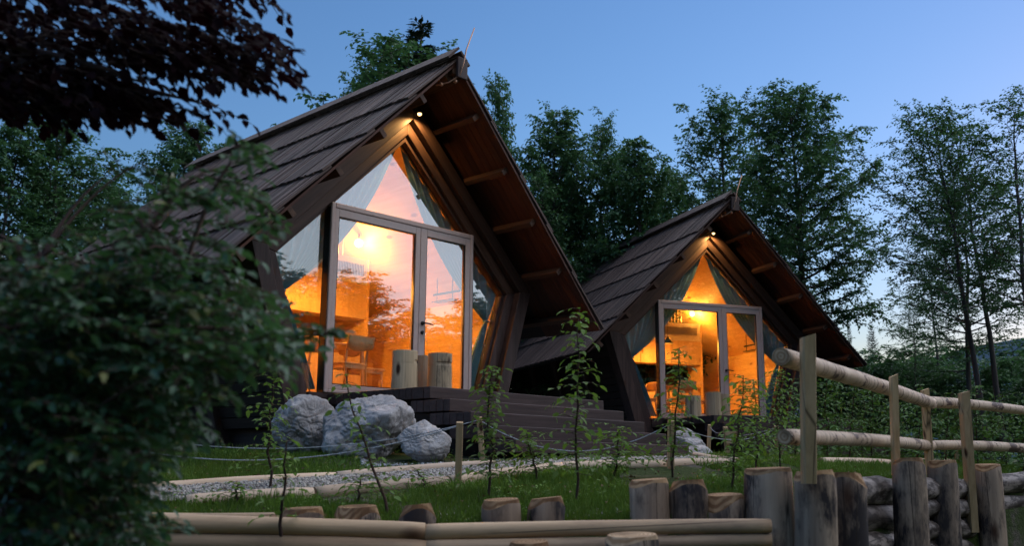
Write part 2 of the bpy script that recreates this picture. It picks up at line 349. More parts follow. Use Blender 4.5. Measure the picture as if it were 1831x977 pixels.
def sheet(name, pts, mat, off, label):
    """ground-hugging strip between two polylines of photo pixels"""
    a, b = pts; rows = []
    for (p, q) in zip(a, b):
        P = np.array(ground_pt(*p)); Q = np.array(ground_pt(*q)); r = []
        for k in range(7):
            c = P + (Q - P) * k / 6; c[2] = ground_z(c) + off; r.append(c)
        rows.append(r)
    V = np.array(rows).reshape(-1, 3); F = [(i * 7 + j, i * 7 + j + 1, (i + 1) * 7 + j + 1, (i + 1) * 7 + j) for i in range(len(rows) - 1) for j in range(6)]
    o = link(name, np_mesh(name, V, F, mat, True)); tag(o, label, kind='structure'); return rows
PATH_UP = [(150, 892), (300, 873), (450, 862), (600, 856), (750, 845), (886, 833), (960, 829), (1040, 826), (1150, 824), (1260, 822)]
PATH_LO = [(150, 915), (300, 905), (510, 889), (660, 878), (810, 866), (930, 848), (1002, 837), (1080, 834), (1180, 832), (1270, 829)]
path_rows = sheet('path', (PATH_UP, PATH_LO), mt['path'], .03, 'pale gravel path running between log edgings to the stairs')
GR_UP = [(640, 820), (760, 800), (870, 795), (960, 800), (1050, 804), (1150, 806), (1260, 803)]
GR_LO = [(650, 842), (800, 836), (886, 831), (960, 827), (1040, 824), (1150, 823), (1260, 821)]
gravel_rows = sheet('gravel_bed', (GR_UP, GR_LO), mt['gravel'], .022, 'blue grey gravel bed round the foot of the stairs')

def pebbles(name, rows, n, mat, label, size, seed):
    rng = np.random.default_rng(seed); R = np.array(rows); nr = len(R) - 1
    seg = np.linalg.norm(R[1:, 3] - R[:-1, 3], axis=1); i = rng.choice(nr, n, p=seg / seg.sum()); t = rng.random(n)[:, None]; u = rng.random(n) * 5.999; j = u.astype(int); fu = (u - j)[:, None]
    a = R[i, j] * (1 - fu) + R[i, j + 1] * fu; b = R[i + 1, j] * (1 - fu) + R[i + 1, j + 1] * fu; c = a * (1 - t) + b * t
    base = np.array([(1, 0, 0), (0, 1, 0), (-1, 0, 0), (0, -1, 0), (0, 0, 1), (0, 0, -1)], float); f = np.array([(0, 1, 4), (1, 2, 4), (2, 3, 4), (3, 0, 4), (1, 0, 5), (2, 1, 5), (3, 2, 5), (0, 3, 5)])
    s = size * rng.uniform(.5, 1.5, (n, 1, 1)) * rng.uniform(.6, 1.2, (n, 6, 1)); an = rng.random(n) * 6.28; ca, sa = np.cos(an), np.sin(an)
    v = base[None] * s; v = np.stack([v[..., 0] * ca[:, None] - v[..., 1] * sa[:, None], v[..., 0] * sa[:, None] + v[..., 1] * ca[:, None], v[..., 2] * .7], -1) + c[:, None] + np.array([0, 0, size * .3])
    o = link(name, np_mesh(name, v.reshape(-1, 3), (f[None] + np.arange(n)[:, None, None] * 6).reshape(-1, 3), mat)); tag(o, label, 'gravel', kind='stuff')
pebbles('gravel', gravel_rows, 9000, mt['pebble'], 'loose blue grey gravel stones round the foot of the stairs', .02, 1)
pebbles('path_gravel', path_rows, 12000, mt['pebble_w'], 'loose pale gravel stones strewn along the path', .012, 2)

# ------------------------------------------------------------------ cabin (built once at the first cabin's place)
RZ, RM, EX, FY, BY = 4.68, 1.025, 3.326, -1.0, 6.3      # ridge height, roof slope, eave half width, front and back
AX0, AX1, AX2, AX3 = 4.22, 3.95, 3.75, 3.69              # apex heights of outer beam, joint, inner beam, glass
KO, KM, KI = (2.445, 1.765), (2.21, 1.75), (2.035, 1.70)
BO, BM, BI = 1.91, 1.70, 1.476; LEG = .303; ZB = -.72
rng = random.Random(5)
def fy(x):                                               # the front rake leans back towards the eave
    return FY + .05 + .17 * abs(x) / EX
def make_cabin():
    c = empty('cabin')
    up = Vector((0, 0, 1))
    for s in (-1, 1):
        side = 'l' if s < 0 else 'r'
        # beams of the portal, two layers of timber
        def pg(pts): return [(s * x, z) for x, z in pts]
        b = MB(); b.prism(pg([(0, AX0), (0, AX1), KM, KO]), -.08, .24); b.build('rafter_beam', mt['beam_' + side], c, bevel=.008)
        b = MB(); b.prism(pg([(0, AX1 - .004), (0, AX2), KI, (KM[0], KM[1] - .003)]), .03, .26); b.build('inner_rafter_beam', mt['beam_' + side], c, bevel=.008)
        d = LEG * -ZB
        b = MB(); b.prism(pg([KO, KM, (BM - d, ZB), (BO - d, ZB)]), -.083, .238); b.build('leg_beam', mt['beam_v'], c, bevel=.008)
        b = MB(); b.prism(pg([(KM[0] - .003, KM[1] - .003), KI, (BI - d, ZB), (BM - .003 - d, ZB)]), .033, .262); b.build('inner_leg_beam', mt['beam_v'], c, bevel=.008)
        # side wall of boards, with posts
        n = 15; z0, z1 = -.42, 1.72
        for i in range(n):
            za = z0 + (z1 - z0) * i / n; zb = z0 + (z1 - z0) * (i + 1) / n - .012
            xa, xb = BO - .05 + LEG * za, BO - .05 + LEG * zb; jit = rng.uniform(0, .008)
            b = MB(); b.prism([(s * (xa - .05), za), (s * (xa + jit), za), (s * (xb + jit), zb), (s * (xb - .05), zb)], .27, 6.0); b.build('wall_board', mt['dark_y'], c)
        for y in (1.55, 3.1, 4.6, 5.95):
            b = MB(); b.prism(pg([(KO[0] + .05, KO[1] - .05), (KO[0] - .12, KO[1] - .02), (BO - .12 - d, ZB), (BO + .05 - d, ZB)]), y, y + .14); b.build('wall_post', mt['beam_v'], c)
        # roof: boards (soffit), purlins, courses of long narrow roof boards
        nrm = Vector((s * RM, 0, 1)).normalized(); dn = Vector((s, 0, -RM)).normalized(); LEN = EX * math.hypot(1, RM)
        def rp(t, y, off): p = Vector((0, y, RZ)) + dn * t + nrm * off; return p
        for i in range(9):                               # overhang soffit boards running down the slope
            y0 = FY + .02 + i * .125; y1 = y0 + .119; b = MB(); v = []
            for off in (-.115, -.085):
                for (t, y) in ((.12, y0), (.12, y1), (LEN - .01, y1 + .17), (LEN - .01, y0 + .17)): v.append(rp(t, y, off - rng.uniform(0, .003)))
            b.add(v, [(0, 1, 2, 3), (7, 6, 5, 4), (0, 4, 5, 1), (1, 5, 6, 2), (2, 6, 7, 3), (3, 7, 4, 0)]); b.build('soffit_board', mt['soffit_' + side], c)
        b = MB(); v = []
        for off in (-.112, -.088):
            for (t, y) in ((.12, .14), (.12, BY), (LEN - .02, BY), (LEN - .02, .30)): v.append(rp(t, y, off))
        b.add(v, [(0, 1, 2, 3), (7, 6, 5, 4), (0, 4, 5, 1), (1, 5, 6, 2), (2, 6, 7, 3), (3, 7, 4, 0)]); b.build('roof_deck', mt['membrane'], c)
        for k, x in enumerate((.2, .62, 1.24, 1.86, 2.48, 3.08)):
            t = x * math.hypot(1, RM); y0 = fy(x) + .06
            b = MB(); a0 = rp(t, y0, -.185); a1 = rp(t, BY - .1, -.185); b.bar(a0, a1, .075 if k else .1, .135, nrm); b.build('purlin', mt['purlin'], c, bevel=.006)
        xs = [0.03, .83, 1.46, 2.06, 2.66, 3.34]
        for k in range(5):
            t0 = max(.02, xs[k] - .10) * math.hypot(1, RM); t1 = xs[k + 1] * math.hypot(1, RM)
            b = MB(); y = FY
            while y < BY:
                wdt = rng.uniform(.034, .062); ya = y; yb = min(BY, y + wdt - .004); l0 = .01 + .028; th = rng.uniform(.018, .03)
                o0 = -.075; o1 = -.075 + .040
                e = rng.uniform(-.012, .022); sk0 = .17 * t0 / LEN; sk1 = .17 * t1 / LEN
                if ya > FY + 1: sk0 *= max(0, 1 - (ya - FY - 1) / 5); sk1 *= max(0, 1 - (ya - FY - 1) / 5)
                v = [rp(t0, ya + sk0, o0), rp(t0, yb + sk0, o0), rp(t1 + e, yb + sk1, o1 - th * .2), rp(t1 + e, ya + sk1, o1 - th * .2),
                     rp(t0, ya + sk0, o0 + th), rp(t0, yb + sk0, o0 + th), rp(t1 + e, yb + sk1, o1 + th), rp(t1 + e, ya + sk1, o1 + th)]
                b.add(v, [(0, 3, 2, 1), (4, 5, 6, 7), (0, 1, 5, 4), (1, 2, 6, 5), (2, 3, 7, 6), (3, 0, 4, 7)]); y += wdt
            o = b.build('roof_board_course', mt['shake_' + side], c); o['kind'] = 'stuff'
        # ridge boards
        b = MB(); v = []
        ex = .05 if s < 0 else .0
        for off in (.012, .045):
            for (t, y) in ((-.03 if s < 0 else .0, FY - .03), (-.03 if s < 0 else .0, BY + .02), (.24, BY + .02), (.24, FY - .03)): v.append(rp(t, y, off + (.02 if s < 0 else 0)))
        b.add(v, [(0, 1, 2, 3), (7, 6, 5, 4), (0, 4, 5, 1), (1, 5, 6, 2), (2, 6, 7, 3), (3, 7, 4, 0)]); b.build('ridge_board', mt['shake_' + side], c)
        # interior lining
        b = MB(); b.prism(pg([(KI[0] - .01, 1.69), (KI[0] + .03, 1.70), (BI + .035, .03), (BI - .005, .03)]), .262, 5.6); b.build('wall_lining', mt['pine'], c)
        b = MB(); b.prism(pg([(0, AX3 + .0), (0, AX3 + .04), (KI[0] + .03, 1.70), (KI[0] - .012, 1.692)]), .262, 5.6); b.build('ceiling_lining', mt['pine'], c)
        # glazing either side of the door
        b = MB(); xe = -1.25 if s < 0 else 1.292; k = abs(xe)
        b.prism([(xe, AX3 - .984 * k + .05), (xe, .03), (s * (BI + .02), .03), (s * (KI[0] + .02), 1.71)], .12, .128); b.build('side_pane', mt['glass'], c)
        b = MB(); b.prism([(s * 0, AX3 + .03), (s * 0, AX3 - .035), (s * (KI[0] - .045), 1.715), (s * (KI[0] + .01), 1.712)], .085, .118); b.build('glazing_bead', mt['beam_' + side], c)
        b = MB(); b.prism([(s * (KI[0] + .01), 1.71), (s * (KI[0] - .035), 1.70), (s * (BI - .035), .03), (s * (BI + .01), .03)], .085, .118); b.build('glazing_bead', mt['beam_v'], c)
    b = MB(); b.prism([(-1.24, 2.502), (1.24, 2.502), (0, 3.72)], .12, .128); b.build('gable_pane', mt['glass'], c)
    # ridge beam and the sawn ends under it
    b = MB(); b.box(-.075, .075, FY + .03, BY - .1, 4.36, 4.545); b.build('ridge_beam', mt['purlin'], c, bevel=.006)
    b = MB(); b.box(-.05, .13, FY - .055, FY - .012, 4.30, 4.60); b.build('ridge_end_block', mt['beam_v'], c, bevel=.01)
    # back wall, floor, floor beam
    b = MB(); b.prism([(-BI + .01, .0), (BI - .01, .0), (KI[0], 1.69), (0, AX3), (-KI[0], 1.69)], 5.6, 5.66); b.build('back_wall', mt['pine_v'], c)
    b = MB(); b.box(-1.46, 1.46, .20, 5.6, -.02, .03); b.build('floor', mt['pine'], c)
    b = MB(); b.box(-1.60, 1.60, .27, 5.9, -.85, -.03); b.build('plinth', mt['dark_y'], c)
    b = MB(); b.box(-1.46, 1.46, .02, .26, -.16, .018); b.build('threshold_board', mt['dark_x'], c)
    # door frame with a fixed leaf and an opening leaf
    fr = MB()
    fr.box(-1.252, -1.19, 0, .14, .02, 2.50); fr.box(1.232, 1.292, 0, .14, .02, 2.50); fr.box(-1.19, 1.232, 0, .14, 2.43, 2.50); fr.box(-1.19, 1.232, 0, .14, .02, .065)
    o = fr.build('door_frame', mt['frame'], c, bevel=.012)
    for xa, xb, zt in ((-1.262, -1.2525, 2.44), (1.2925, 1.302, 2.42)): sg = MB(); sg.box(xa, xb, .012, .15, .02, zt); sg.build('black_cover_strip', mt['black'], c)  # thin black strips added to darken the outer sides of the door frame
    def leaf(x0, x1, gx0, gx1, y):
        l = MB(); z0, z1, gz0, gz1 = .068, 2.427, .13, 2.325
        l.box(x0, gx0, y, y + .08, z0, z1); l.box(gx1, x1, y, y + .08, z0, z1); l.box(gx0, gx1, y, y + .08, gz1, z1); l.box(gx0, gx1, y, y + .08, z0, gz0)
        d = l.build('door', mt['frame'], c, bevel=.005)
        g = MB(); g.box(gx0 - .005, gx1 + .005, y + .035, y + .043, gz0 - .005, gz1 + .005); g.build('pane', mt['glass'], d)
        g = MB(); q = .012
        g.box(gx0, gx0 + q, y + .008, y + .034, gz0, gz1); g.box(gx1 - q, gx1, y + .008, y + .034, gz0, gz1); g.box(gx0 + q, gx1 - q, y + .008, y + .034, gz1 - q, gz1); g.box(gx0 + q, gx1 - q, y + .008, y + .034, gz0, gz0 + q); g.build('gasket', mt['black'], d)
        return d
    leaf(-1.187, .272, -1.127, .19, .012)
    d = leaf(.276, 1.229, .39, 1.14, .008)
    h = MB(); h.tube([(.335, .008, 1.07), (.335, -.012, 1.07)], .027, 14); h.tube([(.335, -.01, 1.07), (.335, -.055, 1.07)], .01, 8); h.tube([(.325, -.052, 1.07), (.40, -.056, 1.067), (.485, -.052, 1.058)], [.011, .011, .009], 8); h.build('handle', mt['black'], d, True)
    h = MB(); h.tube([(.335, .008, .94), (.335, -.014, .94)], .026, 14); h.tube([(.335, -.012, .94), (.335, -.02, .94)], .012, 8); h.build('lock_cylinder', mt['black'], d, True)
    h = MB(); h.tube([(.337, -.02, .935), (.342, -.022, .90), (.345, -.022, .86)], .004, 5); h.box(.335, .356, -.025, -.02, .83, .865); h.build('key', mt['steel'], d)
    # outside lamp on a short arm under the ridge
    b = MB(); b.lathe([(.028, .045), (.036, .04), (.038, -.012), (.032, -.02)], 16, (.01, -.20, 4.03)); b.tube([(.01, -.08, 4.08), (.01, -.20, 4.075)], .012, 6)
    lm = b.build('outside_lamp', mt['black'], c, True)
    b = MB(); b.lathe([(.006, -.058), (.024, -.048), (.031, -.03), (.03, -.019)], 14, (.01, -.20, 4.03)); b.build('lamp_lens', mt['spot_bulb'], lm, True)
    pl = bpy.data.lights.new('outside_light', 'SPOT'); pl.spot_size = R_(160); pl.spot_blend = .8; pl.energy = 5.5; pl.color = (1, .55, .18); pl.shadow_soft_size = .02
    lo = bpy.data.objects.new('outside_light', pl); COL.objects.link(lo); lo.parent = c; lo.location = (.01, -.20, 3.95); lo.rotation_euler = (R_(14), 0, 0)
    # lightning rod: wire under the soffit, bent up past the ridge
    b = MB(); pts = [(-.27, -.86, 4.16), (-.1, -.93, 4.235), (-.01, -1.05, 4.33), (.02, -1.09, 4.52), (.05, -1.10, 4.70), (.17, -1.13, 5.06)]
    b.tube(pts, [.010] * 5 + [.008], 6)
    for p in ((-.2, -.885, 4.19), (-.02, -.965, 4.265)): b.box(p[0] - .02, p[0] + .02, p[1] - .02, p[1] + .015, p[2] - .02, p[2] + .02); b.tube([(p[0], p[1], p[2]), (p[0] + .02, p[1] + .06, p[2] + .09)], .005, 5)
    b.build('lightning_rod', mt['copper'], c, True)
    # loft railing of slats above the kitchen cabinet
    b = MB()
    for i in range(15):
        x = -.62 + i * .085; b.tube([(x, 2.28, 2.42), (x, 2.28, min(3.45, 3.66 - .984 * abs(x)))], .009, 5)
    b.build('loft_railing', mt['oak'], c)
    return c
cabin1 = make_cabin(); tag(cabin1, 'nearer and larger looking dark timber cabin with the tall lit glass gable', 'cabin', 'pointed timber cabins')

# contents that are things of their own; every maker builds in cabin coordinates under an Empty
def make_deck():
    c = empty('deck'); x0, x1 = -1.205, 1.876
    n = 18; wdt = (1.963 - .0) / n
    for i in range(n):
        y1 = -i * wdt - .001; b = MB(); j = rng.uniform(-.006, .006); b.box(x0 + j, x1 + j, y1 - wdt + .006, y1, -.137, -rng.uniform(0, .004)); b.build('plank', mt['dark_x'], c, bevel=.007)
    for k in range(1, 5):
        yf = -1.963 - .3346 * k
        for i in range(6 if k < 4 else 4):
            j = rng.uniform(-.006, .006); b = MB(); b.box(x0 + j, x1 + j, yf + i * .1115 + .003, yf + (i + 1) * .1115 - .003, -.1513 * k - .137, -.1513 * k - rng.uniform(0, .004)); b.build('plank', mt['dark_x'], c, bevel=.007)
    for x in (-.85, 0.3, 1.45):
        b = MB(); b.box(x - .06, x + .06, -1.85, -.05, -.36, -.146); b.build('joist', mt['dark_y'], c)
        b = MB()
        for k in range(5): b.box(x - .05, x + .05, -2.0 - .3346 * (k), -1.72 - .3346 * (k - 1) if k else -1.7, -.85, -.1513 * (k + 1) - .004)
        b.build('stringer', mt['dark_y'], c)
        b = MB(); b.box(x - .07, x + .07, -.9, -.76, -.85, -.36); b.build('post', mt['dark_y'], c)
    return c
deck1 = make_deck(); tag(deck1, 'dark plank deck with broad stairs in front of the nearer cabin', 'deck', 'plank decks with stairs')

def curtain(s, tie=(1.79, 1.28), seed=0):
    rg = random.Random(seed); ns, ntt = 150, 26; V = []; ph = rg.uniform(0, 6)
    for i in range(ns + 1):
        u = i / ns; xr = .01 + (KI[0] - .045) * u; zr = AX3 - .035 - .984 * xr
        fold = math.sin(u * 2 * math.pi * 10 + ph + .8 * math.sin(u * 9)); 
        tx, tz = tie[0] + .05 * (u - .5), tie[1] + .02 * (u - .5)
        g = u ** .55; cx, cz = .54 * (1 - g) + ((xr + tx) / 2 + .06) * g, 2.13 * (1 - g) + ((zr + tz) / 2 + .03) * g
        for j in range(ntt + 1):
            t = j / ntt; x = (1 - t) ** 2 * xr + 2 * t * (1 - t) * cx + t * t * tx; z = (1 - t) ** 2 * zr + 2 * t * (1 - t) * cz + t * t * tz
            lim = (BI - .05 + .31 * z) if z < 1.7 else 9; x = min(x, lim)
            y = .235 + fold * (.030 * (1 - t) ** .6 * min(1, .25 + 6 * t) + .010) + .012 * math.sin(3 * t + 4 * u)
            V.append((s * x, y, z))
    F = [(i * (ntt + 1) + j, i * (ntt + 1) + j + 1, (i + 1) * (ntt + 1) + j + 1, (i + 1) * (ntt + 1) + j) for i in range(ns) for j in range(ntt)]
    b0 = len(V)                                          # the tail below the tie
    for i in range(61):
        u = i / 60; fold = math.sin(u * 2 * math.pi * 5 + ph)
        for j in range(15):
            t = j / 14; z = tie[1] + .01 - t * (tie[1] - .06); wd = .05 + .17 * t ** .6; cx = (BI - .045 + .31 * z) - wd * .5
            V.append((s * (cx + wd * (u - .5)), .235 + fold * (.012 + .045 * t ** .7), z))
    F += [(b0 + i * 15 + j, b0 + i * 15 + j + 1, b0 + (i + 1) * 15 + j + 1, b0 + (i + 1) * 15 + j) for i in range(60) for j in range(14)]
    me = bpy.data.meshes.new('curtain'); me.from_pydata(V, [], F); me.polygons.foreach_set('use_smooth', [True] * len(F)); me.materials.append(mt['curtain'])
    o = link('curtain', me)
    b = MB(); b.tube([(s * (tie[0] - .05), .235, tie[1] - .005), (s * tie[0], .19, tie[1]), (s * (tie[0] + .06), .235, tie[1] + .005), (s * tie[0], .28, tie[1]), (s * (tie[0] - .05), .235, tie[1] - .005)], .016, 6); b.build('tie_band', mt['curtain'], o, True)
    return o

def make_chair():
    c = empty('chair')
    for sx in (-1, 1):
        b = MB(); b.tube([(sx * .19, -.20, 0), (sx * .185, -.17, .44)], [.013, .019], 8); b.build('leg', mt['oak'], c, True)
        b = MB(); b.tube([(sx * .19, .22, 0), (sx * .185, .175, .44), (sx * .19, .20, .62), (sx * .20, .245, .80)], [.013, .019, .016, .012], 8); b.build('leg', mt['oak'], c, True)
    b = MB(); b.box(-.2, .2, -.19, -.165, .385, .43); b.box(-.2, .2, .165, .19, .385, .43); b.box(-.2, -.175, -.165, .165, .385, .43); b.box(.175, .2, -.165, .165, .385, .43); b.build('seat_frame', mt['oak'], c)
    b = MB(); b.box(-.22, .22, -.22, .20, .43, .462); b.build('seat', mt['oak'], c, bevel=.014)
    V = []; n = 14                                        # curved, slightly leaning backrest with a bowed lower edge
    for side in (0, .016):
        for i in range(n + 1):
            u = i / n * 2 - 1; y = .255 - .06 * u * u * -1 - .06 + side; 
            lo = .66 - .045 * (1 - u * u); hi = .83 - .01 * u * u
            V += [(u * .235, y + .0, lo), (u * .235, y + .03, hi)]
    m_ = 2 * (n + 1); F = []
    for i in range(n): F += [(2 * i, 2 * i + 2, 2 * i + 3, 2 * i + 1), (m_ + 2 * i, m_ + 2 * i + 1, m_ + 2 * i + 3, m_ + 2 * i + 2), (2 * i, m_ + 2 * i, m_ + 2 * i + 2, 2 * i + 2), (2 * i + 1, 2 * i + 3, m_ + 2 * i + 3, m_ + 2 * i + 1)]
    F += [(0, 1, m_ + 1, m_), (2 * n, m_ + 2 * n, m_ + 2 * n + 1, 2 * n + 1)]
    b = MB(); b.add(V, F); b.build('backrest', mt['oak'], c, True)
    return c
def make_table():
    c = empty('table'); b = MB(); b.box(-.36, .36, -.55, .55, .715, .74); b.build('tabletop', mt['oak'], c, bevel=.006)
    for x in (-.29, .29):
        for y in (-.47, .47): b = MB(); b.tube([(x * 1.08, y * 1.05, 0), (x, y, .715)], [.016, .024], 8); b.build('leg', mt['oak'], c, True)
    return c
def make_cabinet():
    c = empty('kitchen_cabinet'); y0 = 2.2; x0, x1 = -1.36, 1.06
    b = MB(); b.box(x1 - .03, x1, y0 - .02, y0 + .62, 0, 2.40); b.build('side_panel', mt['pine_v'], c)
    b = MB(); b.box(x0, x1 - .033, y0, y0 + .6, 1.98, 2.40); b.build('top_box', mt['white'], c)
    for i in range(3):
        xa = x0 + i * .80; b = MB(); b.box(xa + .003, xa + .79, y0 + .0, y0 + .35, 1.42, 1.977); b.build('cabinet_door', mt['pine_v'], c, bevel=.003)
    b = MB()
    for i in range(34): x = -.10 + i * .031; b.box(x, x + .012, y0 - .012, y0 - .001, 2.12, 2.30)
    g = b.build('vent_grille', mt['steel'], c)
    b = MB(); b.box(x0 + .1, x1 - .033, y0 + .02, y0 + .6, .86, .90); b.build('worktop', mt['oak'], c)
    for i in range(3):
        xa = x0 + .12 + i * .75; b = MB(); b.box(xa + .003, xa + .74, y0 + .04, y0 + .58, .06, .857); b.build('base_door', mt['pine_v'], c, bevel=.003)
    b = MB(); b.box(-.05, .42, y0 + .2, y0 + .55, .90, 1.20); o = b.build('oven', mt['black'], c, bevel=.01)
    return c
def make_rack():
    c = empty('hanging_rack'); b = MB(); b.box(1.61, 1.65, .66, 1.26, 1.77, 1.80); b.build('bar', mt['black'], c)
    for y in (.82, 1.18): b = MB(); b.tube([(1.63, y, 1.66), (1.63, y, 2.05)], .007, 6); b.build('rod', mt['black'], c)
    b = MB(); b.box(1.55, 1.71, .78, 1.22, 1.655, 1.667); b.build('shelf', mt['black'], c)
    return c
def make_pendant():
    c = empty('pendant_lamp'); b = MB(); b.lathe([(.008, .10), (.125, -.06), (.12, -.06), (.006, .09)], 20, (0, 0, 0)); b.build('lamp_shade', mt['black'], c, True)
    b = MB(); b.tube([(0, 0, .09), (0, 0, 1.36)], .004, 5); b.build('cord', mt['black'], c)
    b = MB(); b.lathe([(.004, -.045), (.03, -.02), (.032, 0), (.012, .03)], 12); b.build('bulb', mt['bulb'], c, True)
    pl = bpy.data.lights.new('pendant_light', 'POINT'); pl.energy = 20; pl.color = (1, .37, .045); pl.shadow_soft_size = .04
    lo = bpy.data.objects.new('pendant_light', pl); COL.objects.link(lo); lo.parent = c; lo.location = (0, 0, -.06)
    return c
def make_glow_lamp():
    c = empty('ceiling_lamp'); b = MB(); b.lathe([(.01, -.07), (.055, -.05), (.075, 0), (.055, .05), (.01, .07)], 18); b.build('globe', mt['bulb'], c, True)
    b = MB(); b.tube([(.0, .0, .065), (.0, .0, .155)], .012, 8); b.build('stem', mt['black'], c)
    pl = bpy.data.lights.new('ceiling_light', 'POINT'); pl.energy = 13; pl.color = (1, .42, .06); pl.shadow_soft_size = .08
    lo = bpy.data.objects.new('ceiling_light', pl); COL.objects.link(lo); lo.parent = c; lo.location = (.0, -.02, -.09)
    return c
def stump_stool(x, y, h, r, seed, notch):
    c = empty('stump_stool', (x, y, 0)); rg = random.Random(seed); n = 28
    prof = [(0, r * 1.02), (.01, r * 1.04), (h * .55, r * 1.0), (h * .68, r * .985)] + ([(h * .72, r * .93), (h * .76, r * .93), (h * .79, r * 1.0)] if notch else []) + [(h * .98, r * 1.0), (h, r * .985)]
    b = MB(); ph = [1 + .03 * noise.noise(Vector((math.cos(2 * math.pi * j / n) * 1.3, math.sin(2 * math.pi * j / n) * 1.3, seed))) for j in range(n)]
    vs = []
    for k, (z, rr) in enumerate(prof):
        for j in range(n):
            a = 2 * math.pi * j / n; q = rr
            if notch and .70 * h < z < .77 * h and not (j % n in range(int(n * .78), n) or j in range(int(n * .1))): q = r
            vs.append((q * ph[j] * math.cos(a + notch), q * ph[j] * math.sin(a + notch), z))
    fs = [(i * n + j, i * n + (j + 1) % n, (i + 1) * n + (j + 1) % n, (i + 1) * n + j) for i in range(len(prof) - 1) for j in range(n)]
    b.add(vs, fs, 0); b.f.append(tuple((len(prof) - 1) * n + j for j in range(n))); b.m.append(1)
    b.build('trunk_section', [mt['stool'], mt['end_pale']], c)
    return c
LBL1 = 'nearer cabin'; LBL2 = 'farther cabin'
things = []
def T(o, l1, l2, cat, g=None): things.append((o, l1, l2)); tag(o, l1, cat, g); return o
T(curtain(-1, seed=1), 'pale curtain tied back on the window side near the boulders, nearer cabin', 'blue green curtain tied back left of the door, farther cabin', 'curtain', 'tied curtains')
T(curtain(1, seed=2), 'curtain tied back beside the right glass edge of the nearer cabin', 'blue green curtain tied back right of the door, farther cabin', 'curtain', 'tied curtains')
T(make_cabinet(), 'pine kitchen wall with a slatted vent, seen inside the nearer cabin', 'pine kitchen wall with a slatted vent, seen inside the farther cabin', 'cabinet', 'kitchen cabinets')
T(make_rack(), 'black rack hung from the ceiling inside the nearer cabin', 'black rack hung from the ceiling inside the farther cabin', 'rack', 'hanging racks')
T(make_table(), 'pale wooden dining table inside the nearer cabin', 'pale wooden dining table inside the farther cabin', 'table', 'dining tables'); t0 = things[-1][0]; t0.location = (-.42, 1.22, .03)
ch = make_chair(); ch.location = (-.43, .68, .03); ch.rotation_euler = (0, 0, math.pi + .12)
T(ch, 'wooden chair with its back to the glass of the nearer cabin door', 'wooden chair with its back to the glass of the farther cabin door', 'chair', 'dining chairs')
ch2 = copy_tree(ch); ch2.location = (.17, 1.08, .03); ch2.rotation_euler = (0, 0, math.pi * 1.5 + .1 + math.pi); T(ch2, 'wooden chair turned sideways right of the table, nearer cabin', 'wooden chair turned sideways right of the table, farther cabin', 'chair', 'dining chairs')
ch3 = copy_tree(ch); ch3.location = (-1.12, 1.02, .03); ch3.rotation_euler = (0, 0, math.pi * .5 + math.pi + math.pi * .05); T(ch3, 'wooden chair behind the narrow left pane of the nearer cabin', 'wooden chair behind the narrow left pane of the farther cabin', 'chair', 'dining chairs')
pd = make_pendant(); pd.location = (-.42, 1.15, 1.80); T(pd, 'black cone pendant lamp over the table of the nearer cabin', 'black cone pendant lamp over the table of the farther cabin', 'lamp', 'pendant lamps')
gl = make_glow_lamp(); gl.location = (.86, 2.25, 2.66); T(gl, 'glowing round lamp under the sloping ceiling of the nearer cabin', 'glowing round lamp under the sloping ceiling of the farther cabin', 'lamp', 'ceiling lamps')

# second cabin and its contents: the same things moved and turned
C2 = Matrix.Translation((9.3196, 1.0616, .1064)) @ Matrix.Rotation(-.4571, 4, 'Z')
def to_second(o):
    c = copy_tree(o); c.matrix_world = C2 @ Matrix.LocRotScale(o.location, o.rotation_euler, o.scale); return c
cabin2 = to_second(cabin1); tag(cabin2, 'farther dark timber cabin, standing beyond and right of the nearer one')
deck2 = to_second(deck1); tag(deck2, 'dark plank deck with stairs in front of the farther cabin')
for o, l1, l2 in things: tag(to_second(o), l2)

s1 = stump_stool(-.80, -1.02, .50, .155, 1, .3); tag(s1, 'pale log stool with a notch under its rim, left one on the nearer deck', 'stool', 'log stools on the decks')
s2 = stump_stool(-.30, -1.10, .505, .150, 2, 5.4); tag(s2, 'pale log stool with a sawn groove, near the deck corner', 'stool', 'log stools on the decks')
s3 = stump_stool(-.14, -.62, .52, .15, 3, 0); tag(s3, 'log stool half hidden between the two stools in front of it', 'stool', 'log stools on the decks')
for i, (px, dy, h, r, lb) in enumerate(((-.93, -.75, .44, .155, 'shorter grey log stool, left one before the farther cabin door'), (-.50, -.80, .52, .16, 'taller grey log stool in the middle of the farther deck'), (-.20, -.66, .50, .15, 'grey log stool tucked behind the taller stool, farther deck'))):
    s = stump_stool(0, 0, h, r, 7 + i, 0); s.matrix_world = C2 @ Matrix.Translation((px, dy, 0)); tag(s, lb, 'stool', 'log stools on the decks')

